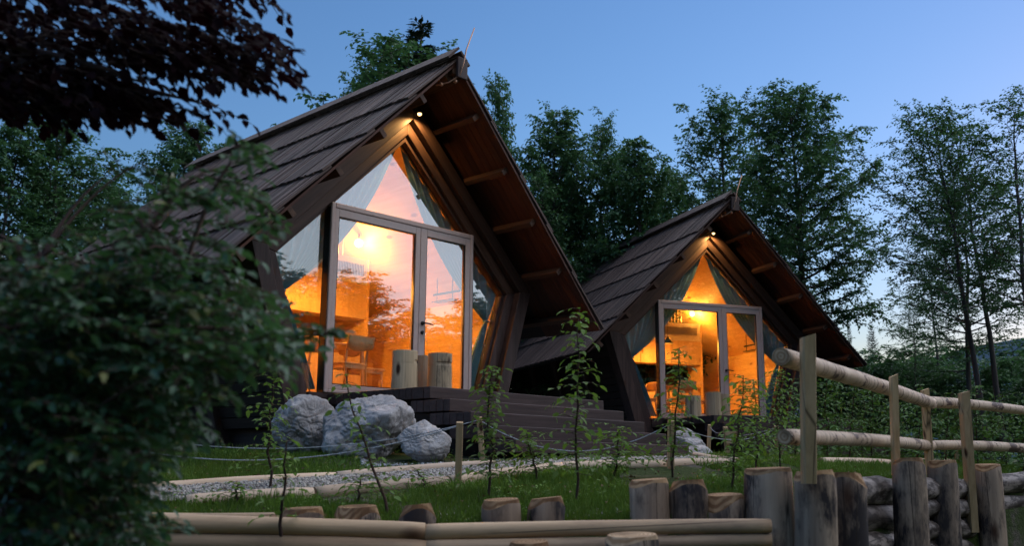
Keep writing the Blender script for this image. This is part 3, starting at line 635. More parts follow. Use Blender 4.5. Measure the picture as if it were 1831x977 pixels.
# ------------------------------------------------------------------ leaves and branches
def leaves_mesh(P, Dr, N, L, Wd, mat, detail=0, curl=.25):
    """P base points, Dr directions, N normals, L lengths, Wd widths"""
    Dr = Dr / (np.linalg.norm(Dr, axis=1, keepdims=True) + 1e-9); S = np.cross(Dr, N); S /= (np.linalg.norm(S, axis=1, keepdims=True) + 1e-9); N = np.cross(S, Dr)
    L = L[:, None]; Wd = Wd[:, None]; n = len(P)
    if detail == 0:
        v = np.stack([P, P + Dr * L * .45 + S * Wd * .5 + N * Wd * curl * .5, P + Dr * L - N * L * .12, P + Dr * L * .45 - S * Wd * .5 + N * Wd * curl * .5], 1)
        f = np.array([(0, 1, 2), (0, 2, 3)])
        return np_mesh('leaves', v.reshape(-1, 3), (f[None] + (np.arange(n) * 4)[:, None, None]).reshape(-1, 3), mat)
    q = lambda a, b, c: P + Dr * L * a + S * Wd * b + N * (Wd * c)
    v = np.stack([P, q(.35, 0, 0), q(.72, 0, -.05), q(1.0, 0, -.22), q(.30, .47, curl), q(.70, .36, curl * .8), q(.30, -.47, curl), q(.70, -.36, curl * .8)], 1)
    f = np.array([(0, 4, 1), (0, 1, 6), (1, 4, 5), (1, 5, 2), (1, 2, 7), (1, 7, 6), (2, 5, 3), (2, 3, 7)])
    return np_mesh('leaves', v.reshape(-1, 3), (f[None] + (np.arange(n) * 8)[:, None, None]).reshape(-1, 3), mat)

class Twigs:
    def __init__(s, seed): s.rng = np.random.default_rng(seed); s.P = []; s.D = []; s.N = []; s.seg = []
    def twig(s, a, d, ln, nleaf, droop=.25, spread=.9, r=.003, tilt=.35, r2=None):
        """a thin curved twig carrying alternate leaves"""
        rng = s.rng; d = d / np.linalg.norm(d); t = np.linspace(0, 1, max(2, nleaf)); pts = a + np.outer(t * ln, d) - np.outer(t * t * ln * droop, (0, 0, 1))
        tg = d[None] - np.outer(2 * t * droop, (0, 0, 1)); up = np.array([0, 0, 1.0]) + rng.normal(0, tilt, (len(t), 3)); sd = np.cross(tg, (0, 0, 1)); sd /= (np.linalg.norm(sd, axis=1, keepdims=True) + 1e-6)
        sg = np.where(np.arange(len(t)) % 2, 1, -1)[:, None]; sg[-1] = 0
        dr = tg * .6 + sd * sg * spread + rng.normal(0, .22, (len(t), 3)) - np.array([0, 0, .18])
        s.P.append(pts); s.D.append(dr); s.N.append(up); s.seg.append((a, pts[len(t) // 2], pts[-1], r))
        return pts
    def arrays(s): return np.concatenate(s.P), np.concatenate(s.D), np.concatenate(s.N)

def tubes_mesh(name, curves, mat, n=3):
    """curves: list of (pts array, radii array)"""
    V = []; F = []; b = 0; a = 2 * math.pi * np.arange(n) / n; ca, sa = np.cos(a), np.sin(a)
    for pts, rad in curves:
        pts = np.asarray(pts, float); k = len(pts); tg = np.gradient(pts, axis=0); tg /= (np.linalg.norm(tg, axis=1, keepdims=True) + 1e-9)
        ref = np.array([0, 0, 1.0]) if abs(tg[0][2]) < .8 else np.array([1.0, 0, 0]); x = np.cross(tg, ref); x /= (np.linalg.norm(x, axis=1, keepdims=True) + 1e-9); y = np.cross(tg, x)
        rad = np.broadcast_to(rad, (k,))[:, None, None]
        V.append((pts[:, None] + rad * (x[:, None] * ca[None, :, None] + y[:, None] * sa[None, :, None])).reshape(-1, 3))
        i = np.arange(k - 1)[:, None] * n + np.arange(n)[None]; j = np.arange(k - 1)[:, None] * n + (np.arange(n)[None] + 1) % n
        F.append(np.stack([i, j, j + n, i + n], -1).reshape(-1, 4) + b); b += k * n
    return np_mesh(name, np.concatenate(V), np.concatenate(F), mat, True)

def tree_meshes(seed, H, R, nlimb=44, t0=.22, shape=1.0, up=.45, leaf=.085, dens=1.0, sparse=0.0, lean=(0, 0), trunk_r=None, fork=1, flat=.3):
    """trunk, limbs and leaf meshes of a broadleaf tree"""
    rng = np.random.default_rng(seed); tw = Twigs(seed + 1); trunks = []; limbs = []
    r0 = trunk_r or H * .013
    for fk in range(fork):
        k = 14; t = np.linspace(0, 1, k); wob = np.cumsum(rng.normal(0, .035, (k, 2)), 0) * H * .12
        az = rng.uniform(0, 6.28); off = np.array([math.cos(az), math.sin(az)]) * (.16 * H * (fk > 0) + .04 * H * (fork > 1))
        px = np.stack([wob[:, 0] * t + (lean[0] * H) * t ** 1.3 + off[0] * t ** .8, wob[:, 1] * t + (lean[1] * H) * t ** 1.3 + off[1] * t ** .8, t * H * (1 - .12 * (fk > 0) * rng.random())], 1)
        rad = r0 / fork ** .3 * (1 - t * .93) ** .8; rad[0] *= 1.25; trunks.append((px, rad))
        nl = nlimb // fork
        for i in range(nl):
            f = t0 + (1 - t0) * ((i + rng.random()) / nl) ** .9
            base = np.array([np.interp(f, t, px[:, c]) for c in range(3)]); az = i * 2.4 + rng.uniform(-.5, .5)
            g = (f - t0) / (1 - t0); prof = (math.sin(math.pi * min(1, (.18 + g * .82)) ** shape) * .85 + .22) * rng.uniform(.65, 1.15)
            ln = max(.35, R * prof / (1 + .25 * (fork > 1))); el = .1 + up * g * 1.6 + rng.normal(0, .12)
            d = np.array([math.cos(az) * math.cos(el), math.sin(az) * math.cos(el), math.sin(el)]); kk = 7; s_ = np.linspace(0, 1, kk)
            cur = base + np.outer(s_ * ln, d) + np.outer(s_ ** 2 * ln * .18, (0, 0, 1)) + np.cumsum(rng.normal(0, .03 * ln, (kk, 3)), 0) * s_[:, None]
            lr = max(.008, np.interp(f, t, rad) * .5); limbs.append((cur, lr * (1 - s_ * .88)))
            ns = max(4, int(ln / .17 * dens))
            for q in range(ns):
                u = .18 + .82 * (q + rng.random()) / ns
                if rng.random() < sparse: continue
                b = np.array([np.interp(u, s_, cur[:, c]) for c in range(3)]); sd = np.array([-d[1], d[0], 0]); sd /= np.linalg.norm(sd) + 1e-6
                dd = d * .55 + sd * (1 if q % 2 else -1) * rng.uniform(.4, 1.0) + rng.normal(0, flat, 3) * np.array([1, 1, .8]) + np.array([0, 0, .12]); dd /= np.linalg.norm(dd)
                sl = rng.uniform(.35, .8) * min(1.25, .45 + ln * .28) * (1.15 - .5 * u); p2 = tw.twig(b, dd, sl, max(3, int(sl / .055)), .12, 1.0, .004)
                for m in range(5 + int(sl * 4)):
                    v = rng.uniform(.15, 1); c = b + (p2[-1] - b) * v; d3 = dd * .6 + rng.normal(0, .55, 3); d3[2] *= .6; s3 = rng.uniform(.15, .36); tw.twig(c, d3, s3, max(3, int(s3 / .05)), .2, 1.0, .002)
    P, D, N = tw.arrays(); L = leaf * 1.35 * tw.rng.uniform(.7, 1.25, len(P)); print('leaves', seed, len(P))
    lm = leaves_mesh(P, D, N, L, L * .62, mt['leaf_tree'], 0)
    tr = tubes_mesh('trunk', trunks, mt['bark'], 9)
    lb = tubes_mesh('branches', limbs + [((a, b, c), np.array([.011, .007, .003])) for a, b, c, r in tw.seg if r > .003], mt['bark'], 4)
    return tr, lb, lm
def spruce_meshes(seed, H, R, dens=1.0):
    rng = np.random.default_rng(seed); V = []; curves = []; P = []; D = []; N = []
    z = H * .06
    while z < H * .985:
        g = z / H; ln0 = R * (1 - g) ** .85 + .06; nb = 6
        for i in range(nb):
            az = rng.uniform(0, 6.28); ln = ln0 * rng.uniform(.6, 1.12); el = -.25 + .75 * g + rng.normal(0, .08); d = np.array([math.cos(az) * math.cos(el), math.sin(az) * math.cos(el), math.sin(el)])
            s_ = np.linspace(0, 1, 5); cur = np.array([0, 0, z]) + np.outer(s_ * ln, d) + np.outer(s_ ** 2 * ln * .16, (0, 0, 1)); curves.append((cur, .012 * (1 - s_ * .7)))
            n = int(ln / .035 * dens) + 4; u = rng.random(n) ** .8; pb = np.stack([np.interp(u, s_, cur[:, c]) for c in range(3)], 1); sd = np.array([-d[1], d[0], 0])
            sg = rng.choice([-1, 1], n)[:, None]; dr = d * .7 + sd * sg * .8 + rng.normal(0, .2, (n, 3)) - np.array([0, 0, .22]); P.append(pb); D.append(dr * np.minimum(1, (1.15 - u))[:, None] * (.12 + .22 * ln / R)); N.append(np.array([0, 0, 1]) + rng.normal(0, .3, (n, 3)))
        z += H * .016 / dens
    P = np.concatenate(P); D = np.concatenate(D); N = np.concatenate(N); L = np.linalg.norm(D, axis=1) + .05
    lm = leaves_mesh(P, D, N, L, L * .32, mt['needle'], 0, .1)
    t = np.linspace(0, 1, 10); tr = tubes_mesh('trunk', [(np.stack([t * 0, t * 0, t * H], 1), H * .012 * (1 - t * .95))], mt['bark'], 8)
    return tr, tubes_mesh('branches', curves, mt['bark'], 3), lm
def plant_tree(name, meshes, loc, rz, scale, label, cat='tree', group=None):
    t = empty(name, loc, rz); t.scale = scale if hasattr(scale, '__len__') else (scale,) * 3
    for nm, me in zip(('trunk', 'branches', 'leaves'), meshes):
        o = link(nm, me, t)
        if nm != 'trunk': o['kind'] = 'stuff'
    return tag(t, label, cat, group)

K = {'dense': tree_meshes(11, 10, 2.9, 80, .10, .8, .5, .10, 1.15), 'dense2': tree_meshes(23, 10, 2.7, 80, .12, .9, .6, .11, 1.2, fork=2),
     'lacy': tree_meshes(37, 10, 2.4, 46, .26, 1.0, .7, .085, 1.1, .1), 'big': tree_meshes(41, 12, 3.0, 76, .33, .85, .45, .092, 1.15),
     'open': tree_meshes(53, 10, 2.7, 40, .34, 1.0, .7, .066, 1.05, .1, (-.10, .05), .085), 'open2': tree_meshes(67, 10, 2.1, 32, .40, 1.0, .7, .062, .95, .15, (.04, 0), .08),
     'scrub': tree_meshes(71, 3.2, 1.5, 30, .03, .7, .8, .09, 1.2, fork=3), 'spruce': spruce_meshes(5, 10, 1.9)}
# (kind, photo x of the trunk, photo y of the top, distance, x-y stretch, turn, label)
KH = {'dense': 10, 'dense2': 10, 'lacy': 10, 'big': 12, 'open': 10, 'open2': 10, 'scrub': 3.2, 'spruce': 10}
def tree_at(kind, px, top, D, st, rz, label, name='broadleaf_tree', base=None, grp='trees behind the cabins'):
    p = at(px, 790, D); z0 = ground_z(p) - .05 if base is None else base; H = (z_over(px, top, p) - z0) / (.985 if kind == 'spruce' else 1.045); s = H / KH[kind]
    return plant_tree(name, K[kind], (p[0], p[1], z0), rz, (s * st, s * st, s), label, 'tree', grp)
TREES = [
 ('lacy', 60, 205, 25, 1.25, .3, 'tall loose tree at the left edge under the dark copper leaves'), ('dense2', -60, 190, 23, 1.0, 2.0, 'tree at the far left edge of the photo behind the beech bush'),
 ('dense', 285, 212, 29, .85, 1.2, 'leafy tree rising over the back of the nearer cabin roof'), ('dense2', 150, 300, 33, 1.0, 3.2, 'lower tree between the two leftmost trees'),
 ('dense2', 390, 262, 31, .8, 4.1, 'small crown just above the left end of the nearer roof ridge'),
 ('lacy', 692, 64, 25, 1.2, 5.2, 'broadleaf crown behind the nearer roof, left of the slim conifer'), ('lacy', 632, 128, 27, .7, 1.0, 'low sprig of a tree crown at the far left behind the nearer ridge'),
 ('dense2', 872, 132, 27, .55, 2.4, 'crown showing just right of the nearer cabin peak'),
 ('dense', 985, 200, 25, .85, .7, 'tall dense tree beside the right slope of the nearer roof'), ('lacy', 1075, 222, 26, .75, 2.9, 'tree with an open forked top between the two cabins'),
 ('dense2', 1150, 262, 25, .95, 3.9, 'round dense tree behind the ridge of the farther cabin'), ('dense', 1215, 300, 29, .7, 1.9, 'darker low tree behind the ridge of the farther cabin'), ('dense', 1010, 330, 32, 1.0, 2.9, 'shaded tree filling the gap between the roofs'),
 ('lacy', 1310, 186, 27, 1.05, 1.1, 'airy pale tree behind the peak of the farther cabin'), ('big', 1452, 150, 24, .98, .4, 'largest tree, dark and full, right of the farther cabin peak'),
 ('open', 1765, 200, 19, 1.15, .2, 'leaning open tree with a crooked trunk near the right edge'), ('open2', 1795, 205, 20, 1.2, 2.2, 'slim upright tree second from the right edge'), ('open', 1735, 330, 22, 1.3, 1.3, 'shorter leaning tree with a pale trunk among the right hand trees'),
 ('open2', 1850, 180, 18, 1.3, 4.0, 'tree cut by the right edge of the photo'), ('open2', 1640, 520, 24, .9, 5.0, 'thin young tree standing alone left of the right hand group'), ('open2', 1690, 430, 30, 1.2, 3.3, 'hazy small tree behind the right hand group'),
]
for i, t in enumerate(TREES): tree_at(*t)
tree_at('spruce', 733, 36, 26, 1.6, 0, 'slim conifer top behind the nearer cabin roof', 'spruce_tree')
tree_at('spruce', 1571, 575, 48, .85, 1, 'small spruce against the bright gap in the sky', 'spruce_tree'); tree_at('spruce', 1530, 560, 42, .4, 2, 'thin spire of a young conifer left of the small spruce', 'spruce_tree'); tree_at('spruce', 1500, 640, 40, .8, 3, 'low conifer just beyond the farther cabin eave', 'spruce_tree')
# low scrub and wood edge behind everything
rr = random.Random(8)
ug = {0: empty('undergrowth', (0, 0, 0)), 1: empty('undergrowth', (0, 0, 0))}
tag(ug[0], 'dark leafy undergrowth along the wood edge behind the cabins', kind='stuff'); tag(ug[1], 'dark leafy undergrowth along the wood edge beyond the rail fence', kind='stuff')
for i, (px, top, D, st) in enumerate([(0, 520, 20, 1.3), (120, 490, 22, 1.3), (240, 470, 26, 1.5), (930, 470, 27, 1.3), (1000, 480, 27, 1.5), (1100, 440, 30, 1.4), (1440, 600, 26, 1.3), (1490, 640, 24, 1.1), (1550, 645, 25, 1.3), (1610, 650, 23, 1.2), (1670, 640, 25, 1.3), (1730, 655, 24, 1.2), (1790, 640, 23, 1.3), (1850, 650, 22, 1.3), (1580, 620, 33, 1.6), (1700, 620, 34, 1.6), (1820, 610, 33, 1.7)]):
    p = at(px, 790, D); z0 = ground_z(p) - .05; s_ = (z_over(px, top, p) - z0) / 3.6; q = empty('bush', (p[0], p[1], z0), rr.uniform(0, 6), ug[int(px > 1300)]); q.scale = (s_ * st, s_ * st, s_)
    for nm, me in zip(('trunk', 'branches', 'leaves'), K['scrub']): link(nm, me, q)
# the wood across the meadow (the cabin glass reflects it)
wd_ = empty('woods', (0, 0, -1.6)); tag(wd_, 'wood across the meadow that the cabin glass mirrors', kind='stuff')
i = 0
for ang in np.arange(-118, -8, 3.4):
    for row in range(2):
        a = R_(ang + rr.uniform(-1.2, 1.2)); dist = (31 if row else 40) + rr.uniform(-2, 3); H = np.interp(ang, [-118, -76, -66, -57, -53, -50, -48, -45, -40, -8], [18, 17, 12, 9.8, 7.9, 8.1, 10.5, 10.5, 8.5, 8.5]) * rr.uniform(.78, 1.12) * (.62 if row else 1); kd = ('dense', 'dense2', 'scrub', 'big', 'dense2', 'scrub')[i % 6] if row == 0 or i % 3 else 'scrub'; i += 1
        s_ = H / KH[kd]; q = empty('tree', (2 + dist * math.cos(a), dist * math.sin(a), 0), rr.uniform(0, 6), wd_); q.scale = (s_ * (1.9 if kd != 'scrub' else 1.3),) * 2 + (s_,)
        for nm, me in zip(('trunk', 'branches', 'leaves'), K[kd]): link(nm, me, q)
for ang in np.arange(-118, -8, 2.0):
    for H, dist in ((6.3, 35), (5.0, 33)):
        a = R_(ang + rr.uniform(-.8, .8)); h = H * rr.uniform(.9, 1.12); s_ = h / 3.6; q = empty('bush', (2 + dist * math.cos(a), dist * math.sin(a), 0), rr.uniform(0, 6), wd_); q.scale = (s_ * 1.5, s_ * 1.5, s_)
        for nm, me in zip(('trunk', 'branches', 'leaves'), K['scrub']): link(nm, me, q)
# hills
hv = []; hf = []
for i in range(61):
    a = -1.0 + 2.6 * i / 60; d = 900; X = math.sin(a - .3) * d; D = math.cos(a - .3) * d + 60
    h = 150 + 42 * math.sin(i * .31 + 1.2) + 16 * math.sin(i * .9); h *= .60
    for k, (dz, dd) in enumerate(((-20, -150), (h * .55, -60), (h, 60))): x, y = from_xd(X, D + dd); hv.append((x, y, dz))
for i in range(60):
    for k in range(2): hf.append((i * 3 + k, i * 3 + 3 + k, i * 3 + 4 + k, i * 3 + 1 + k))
o = link('hills', np_mesh('hills', np.array(hv), np.array(hf), mt['hill'], True)); tag(o, 'wooded hills far away behind the trees, tinted blue for haze', kind='structure')

# ------------------------------------------------------------------ near foliage
def in_poly(x, y, poly):
    c = False; j = len(poly) - 1
    for i in range(len(poly)):
        xi, yi = poly[i]; xj, yj = poly[j]
        if (yi > y) != (yj > y) and x < (xj - xi) * (y - yi) / (yj - yi) + xi: c = not c
        j = i
    return c
def spray_plant(name, seed, zones, root, mat, bark, label, cat, leaf, droop, dirx, stems, group=None, lean=None):
    """sprays of leaves filling a volume; every spray hangs on a branch that runs back to a stem"""
    tw = Twigs(seed); rng = random.Random(seed); curves = []; heads = []
    for poly, n, d0, d1, ln in zones:
        xs = [p[0] for p in poly]; ys = [p[1] for p in poly]; k = 0
        while k < n:
            x = rng.uniform(min(xs), max(xs)); y = rng.uniform(min(ys), max(ys))
            if not in_poly(x, y, poly): continue
            D = rng.uniform(d0, d1); p = at(x, y, D); k += 1
            dv = np.array(dirx) + np.array([rng.gauss(0, .45), rng.gauss(0, .45), rng.gauss(0, .22)]); dv /= np.linalg.norm(dv); L = ln * rng.uniform(.6, 1.2)
            st = p - dv * L * .5; q = tw.twig(st, dv, L, max(4, int(L / (leaf * .42))), droop, 1.0, .004, .45); heads.append(st)
            for m in range(2):
                v = rng.uniform(.1, .6); c = st + (q[-1] - st) * v; d3 = dv + np.array([rng.gauss(0, .6), rng.gauss(0, .6), rng.gauss(0, .2)]); tw.twig(c, d3, L * .5, max(3, int(L * .5 / (leaf * .42))), droop, 1.0, .003, .45)
    hub = [np.array(s) for s in stems]
    for hx in heads[::3]:
        h = min(hub, key=lambda s: np.linalg.norm(s - hx) + max(0, s[2] - hx[2]) * 2); t = np.linspace(0, 1, 6)[:, None]; mid = (h + hx) / 2 + np.array([0, 0, .12]); cur = (1 - t) ** 2 * h + 2 * t * (1 - t) * mid + t * t * hx
        curves.append((cur, np.linspace(.008, .0028, 6)))
    for s in hub:
        b = np.array(root) + (s - np.array(root)) * np.array([.12, .12, 0]); t = np.linspace(0, 1, 8)[:, None]; cur = b + (s - b) * t + np.sin(t * 5 + s[0]) * .03; curves.append((cur, np.linspace(.028, .009, 8)))
    P, D, N = tw.arrays(); L = leaf * tw.rng.uniform(.6, 1.3, len(P))
    r = empty(name, root); lm = leaves_mesh(P - np.array(root), D, N, L, L * .54, mat, 1, .16); o = link('leaves', lm, r); o['kind'] = 'stuff'
    cm = tubes_mesh('branches', [(c - np.array(root), rd) for c, rd in curves] + [((a - np.array(root), b - np.array(root), c - np.array(root)), np.array([.003, .002, .0012])) for a, b, c, rd in tw.seg], bark, 4); o = link('branches', cm, r); o['kind'] = 'stuff'
    return tag(r, label, cat, group)
rd = np.array([math.cos(YAW), math.sin(YAW), 0]); fd = np.array([-math.sin(YAW), math.cos(YAW), 0])
root = at(60, 900, 3.2); root[2] = -2.25
Z1 = [([(-60, 480), (140, 470), (300, 500), (440, 545), (520, 590), (480, 630), (400, 650), (350, 690), (325, 760), (290, 800), (260, 850), (290, 920), (290, 977), (290, 1040), (-60, 1040)], 640, 2.6, 4.0, .26),
      ([(180, 300), (230, 250), (300, 300), (430, 300), (505, 330), (460, 400), (400, 420), (420, 470), (490, 520), (520, 570), (300, 520), (60, 480), (-60, 490), (-60, 420), (150, 420), (200, 380)], 78, 2.8, 3.9, .20),
      ([(395, 240), (420, 235), (500, 280), (440, 305)], 7, 3.0, 3.6, .12), ([(240, 440), (450, 500), (400, 560), (0, 520), (-40, 470)], 32, 2.8, 3.6, .22), ([(490, 600), (590, 578), (592, 588), (510, 622)], 8, 3.0, 3.3, .13),
      ([(-60, 560), (270, 560), (280, 700), (230, 1040), (-60, 1040)], 460, 3.3, 4.4, .28)]
spray_plant('beech_bush', 3, Z1, root, mt['leaf_bush'], mt['bark_young'], 'large dark green beech bush filling the left side in front of the cabin', 'bush', .044, .20, rd * .9 - fd * .1 + np.array([0, 0, .05]),
            [at(*s) for s in ((30, 620, 3.4), (140, 560, 3.3), (170, 640, 3.2), (90, 780, 3.2), (150, 840, 3.3), (330, 480, 3.2), (200, 450, 3.3), (260, 430, 3.3), (0, 900, 3.0), (200, 540, 3.3), (60, 480, 3.5))])
# copper beech: trunk left of the picture, a bough reaching in at the top
base = at(-620, 700, 4.6); base[2] = -2.25; tr = empty('copper_beech_tree', base); tag(tr, 'dark copper beech bough hanging in over the upper left sky', 'tree')
top = at(-560, -900, 4.6); t = np.linspace(0, 1, 10)[:, None]; cur = (top - base) * t + np.sin(t * 4) * .08; link('trunk', tubes_mesh('trunk', [(cur, np.linspace(.16, .10, 10))], mt['bark'], 12), tr)
tw = Twigs(9); rng = random.Random(9); curves = []
boughs = [((-560, -120, 4.6), (-100, -60, 4.4), (300, 30, 4.2), (460, 95, 4.1)), ((-560, 60, 4.6), (-150, 40, 4.4), (180, 140, 4.2), (380, 190, 4.1)), ((-560, 160, 4.6), (-220, 130, 4.5), (0, 170, 4.3), (120, 205, 4.2)), ((-560, -300, 4.6), (0, -200, 4.4), (330, -60, 4.3), (470, 10, 4.2)), ((-560, 0, 4.4), (-100, 60, 4.0), (100, 80, 3.8), (260, 150, 3.8))]
ZC = [([(-60, -60), (470, -60), (480, 10), (440, 60), (500, 110), (420, 135), (300, 105), (300, 150), (180, 190), (60, 190), (-60, 205)], 400), ([(230, 60), (500, 60), (505, 120), (440, 140), (380, 120), (240, 110)], 60), ([(190, 165), (260, 150), (400, 185), (440, 200), (330, 215), (190, 205)], 26), ([(495, 105), (530, 120), (530, 135), (500, 125)], 1), ([(-60, 120), (240, 120), (170, 200), (60, 208), (-60, 225)], 90)]
for poly, n in ZC:
    xs = [p[0] for p in poly]; ys = [p[1] for p in poly]; k = 0
    while k < n:
        x = rng.uniform(min(xs), max(xs)); y = rng.uniform(min(ys), max(ys))
        if not in_poly(x, y, poly): continue
        k += 1; p = at(x, y, rng.uniform(3.7, 4.8)); dv = rd * .9 + np.array([rng.gauss(0, .3), rng.gauss(0, .3), -.12 + rng.gauss(0, .15)]); L = rng.uniform(.14, .26); tw.twig(p - dv * L * .6, dv, L, 6, .3, .9, .003, .5)
        if k % 4 == 0:
            bq = boughs[rng.randrange(5)]; u = rng.uniform(.3, 1); pts = [at(*q) for q in bq]; h = (1 - u) ** 3 * pts[0] + 3 * (1 - u) ** 2 * u * pts[1] + 3 * (1 - u) * u * u * pts[2] + u ** 3 * pts[3]
            e = p - dv * L * .6
            if np.linalg.norm(e - h) < .6: curves.append((np.array([h, (h + e) / 2 + (0, 0, .04), e]), np.array([.005, .004, .0025])))
for bq in boughs:
    pts = [at(*q) for q in bq]; cv = np.array([(1 - u) ** 3 * pts[0] + 3 * (1 - u) ** 2 * u * pts[1] + 3 * (1 - u) * u * u * pts[2] + u ** 3 * pts[3] for u in np.linspace(0, 1, 12)]); curves.append((cv, np.linspace(.035, .004, 12)))
P, D, N = tw.arrays(); N = N - fd * .5; L = .066 * tw.rng.uniform(.7, 1.2, len(P)); o = link('leaves', leaves_mesh(P - base, D, N, L, L * .68, mt['leaf_copper'], 1, .12), tr); o['kind'] = 'stuff'
o = link('branches', tubes_mesh('branches', [(np.asarray(c) - base, r) for c, r in curves] + [((a - base, b - base, c - base), np.array([.003, .002, .0012])) for a, b, c, r in tw.seg], mt['bark_young'], 5), tr); o['kind'] = 'stuff'

def sapling(bx, by, tx, ty, label, dens=1.0, spread=.22, leaf=.062, D=None, seed=None, low=.15, group='young saplings planted on the lawn', mat='leaf_young'):
    b = ground_pt(bx, by) if D is None else at(bx, by, D); dd = np.dot(b - CAM, _f); tp = at(tx, ty, dd); seed = seed or int(bx * 7 + by)
    tw = Twigs(seed); rng = random.Random(seed); k = 9; t = np.linspace(0, 1, k)[:, None]; cur = b + (tp - b) * t + np.array([[rng.gauss(0, .012), rng.gauss(0, .012), 0] for _ in range(k)]) * (t > 0); H = np.linalg.norm(tp - b); n = int(H / .019 * dens)
    for i in range(n):
        f = low + (1 - low) * (i + rng.random()) / n; c = np.array([np.interp(f, t[:, 0], cur[:, q]) for q in range(3)]); az = i * 2.4 + rng.uniform(-.4, .4)
        L = spread * (1.15 - f * .7) * rng.uniform(.5, 1.2); d = np.array([math.cos(az), math.sin(az), .35 + rng.gauss(0, .15)]); tw.twig(c, d, L, max(3, int(L / .034)), .38, .9, .002, .35)
    P, D_, N = tw.arrays(); L = leaf * tw.rng.uniform(.6, 1.2, len(P)); r = empty('sapling', b)
    o = link('leaves', leaves_mesh(P - b, D_, N, L, L * .52, mt[mat], 1, .1), r); o['kind'] = 'stuff'
    link('stem', tubes_mesh('stem', [(cur - b, np.linspace(.011, .004, k))], mt['bark_young'], 6), r)
    o = link('twigs', tubes_mesh('twigs', [((a - b, m - b, c - b), np.array([.003, .002, .001])) for a, m, c, _ in tw.seg], mt['bark_young'], 3), r); o['kind'] = 'stuff'
    return tag(r, label, 'sapling', group)
sapling(482, 880, 490, 600, 'sapling standing in front of the left leg of the nearer cabin', .9, .26)
sapling(503, 960, 512, 790, 'thin bare stemmed sapling leaning before the peeled logs, leftmost', .5, .16, D=5.6)
sapling(390, 800, 385, 660, 'yellow green sapling beside the dark wall, left of the boulders', 1.1, .26, .07)
sapling(694, 925, 615, 672, 'leaning sapling crossing in front of the middle boulder', .62, .22)
sapling(873, 893, 880, 655, 'full sapling just right of the two rope stakes', 1.5, .22)
sapling(1030, 902, 1036, 552, 'tallest sapling, between the two cabins in front of the stairs', .8, .26, .068)
sapling(960, 862, 945, 775, 'bushy little sapling in front of the lowest steps', 1.6, .42, group='low saplings')
sapling(1100, 858, 1110, 765, 'second bushy low sapling in front of the stairs', 1.6, .45, group='low saplings')
sapling(1203, 858, 1214, 622, 'sapling beside the stake before the left jamb of the farther door', 1.0, .27, .068)
sapling(1306, 880, 1332, 672, 'sapling standing before the right door of the farther cabin', 1.3, .25)
sapling(1352, 850, 1348, 680, 'sapling just left of the rail ends', 1.4, .26)
sapling(1395, 838, 1392, 662, 'sapling at the tip of the birch rails', 1.5, .27)
sapling(640, 905, 645, 850, 'low sprig in the grass near the peeled logs', 1.6, .28, .05, group='low saplings'); sapling(420, 905, 425, 862, 'low sprig beside the path at the left', 1.6, .26, .05, group='low saplings')
sapling(760, 880, 750, 840, 'low sprig by the path edging below the boulders', 1.5, .26, .05, group='low saplings')
hedge = empty('beech_hedge', (0, 0, 0)); tag(hedge, 'leafy green hedge of young beeches behind the rail fence', 'hedge')
for i, (bx, by, ty, D) in enumerate([(1420, 842, 690, 12.5), (1480, 842, 665, 12.8), (1520, 842, 690, 13.2), (1560, 842, 705, 13.5), (1610, 840, 735, 14), (1640, 842, 700, 12.8), (1690, 842, 712, 13.6), (1750, 842, 700, 13.6), (1800, 842, 708, 14), (1828, 845, 690, 13), (1450, 838, 700, 15.5), (1540, 836, 680, 16), (1590, 838, 720, 15.8), (1660, 838, 720, 16), (1720, 838, 715, 16), (1780, 838, 720, 16), (1500, 838, 690, 15)]):
    p = at(bx, by, D); z = ground_z(p); q = sapling(bx, by, bx + rr.uniform(-12, 12), ty, None, .95, .42, .075, D=D, seed=900 + i, low=.03, group=None, mat='leaf_hedge')
    q.name = 'young_beech'; del q['category']; q.parent = hedge; q.location.z = z - .02
# ------------------------------------------------------------------ grass blades
def grass(n, seed):
    rng = np.random.default_rng(seed); X = rng.uniform(-3.6, 7.5, n); D = 6.1 + 9.5 * rng.random(n) ** 1.35
    wd = np.interp(X, WALL[:, 0], WALL[:, 1]); k = D > wd + .12
    x, y = from_xd(X, D)
    bare = np.array([noise.noise(Vector((a * .9, b * .9, 3))) for a, b in zip(x, y)]); k &= bare < .22
    def inside(rows, m):                                # drop blades that would stand in the gravel
        R = np.array(rows)[:, [0, 6], :2]; poly = np.concatenate([R[:, 0], R[::-1, 1]]); c = np.zeros(len(m), bool); j = len(poly) - 1
        for i in range(len(poly)):
            xi, yi = poly[i]; xj, yj = poly[j]; q = ((yi > y) != (yj > y)) & (x < (xj - xi) * (y - yi) / (yj - yi + 1e-12) + xi); c ^= q; j = i
        return c
    k &= ~inside(path_rows, x); k &= ~inside(gravel_rows, x)
    X, D, x, y = X[k], D[k], x[k], y[k]; z = gh(X, D); m = len(x); h = rng.uniform(.025, .075, m) * np.where(rng.random(m) < .06, 1.9, 1); az = rng.random(m) * 6.28; wv = .005 + .003 * rng.random(m); ln = rng.normal(0, .35, (m, 2)) * h[:, None]
    b = np.stack([x, y, z], 1); s = np.stack([np.cos(az) * wv, np.sin(az) * wv, 0 * az], 1); tip = b + np.stack([ln[:, 0], ln[:, 1], h], 1)
    V = np.stack([b - s, b + s, tip], 1).reshape(-1, 3); F = np.arange(m * 3).reshape(-1, 3)
    o = link('grass', np_mesh('grass', V, F, mt['grass'])); tag(o, 'short green grass on the sloping lawn between the log wall and the cabins', 'grass', kind='stuff')
grass(230000, 4)

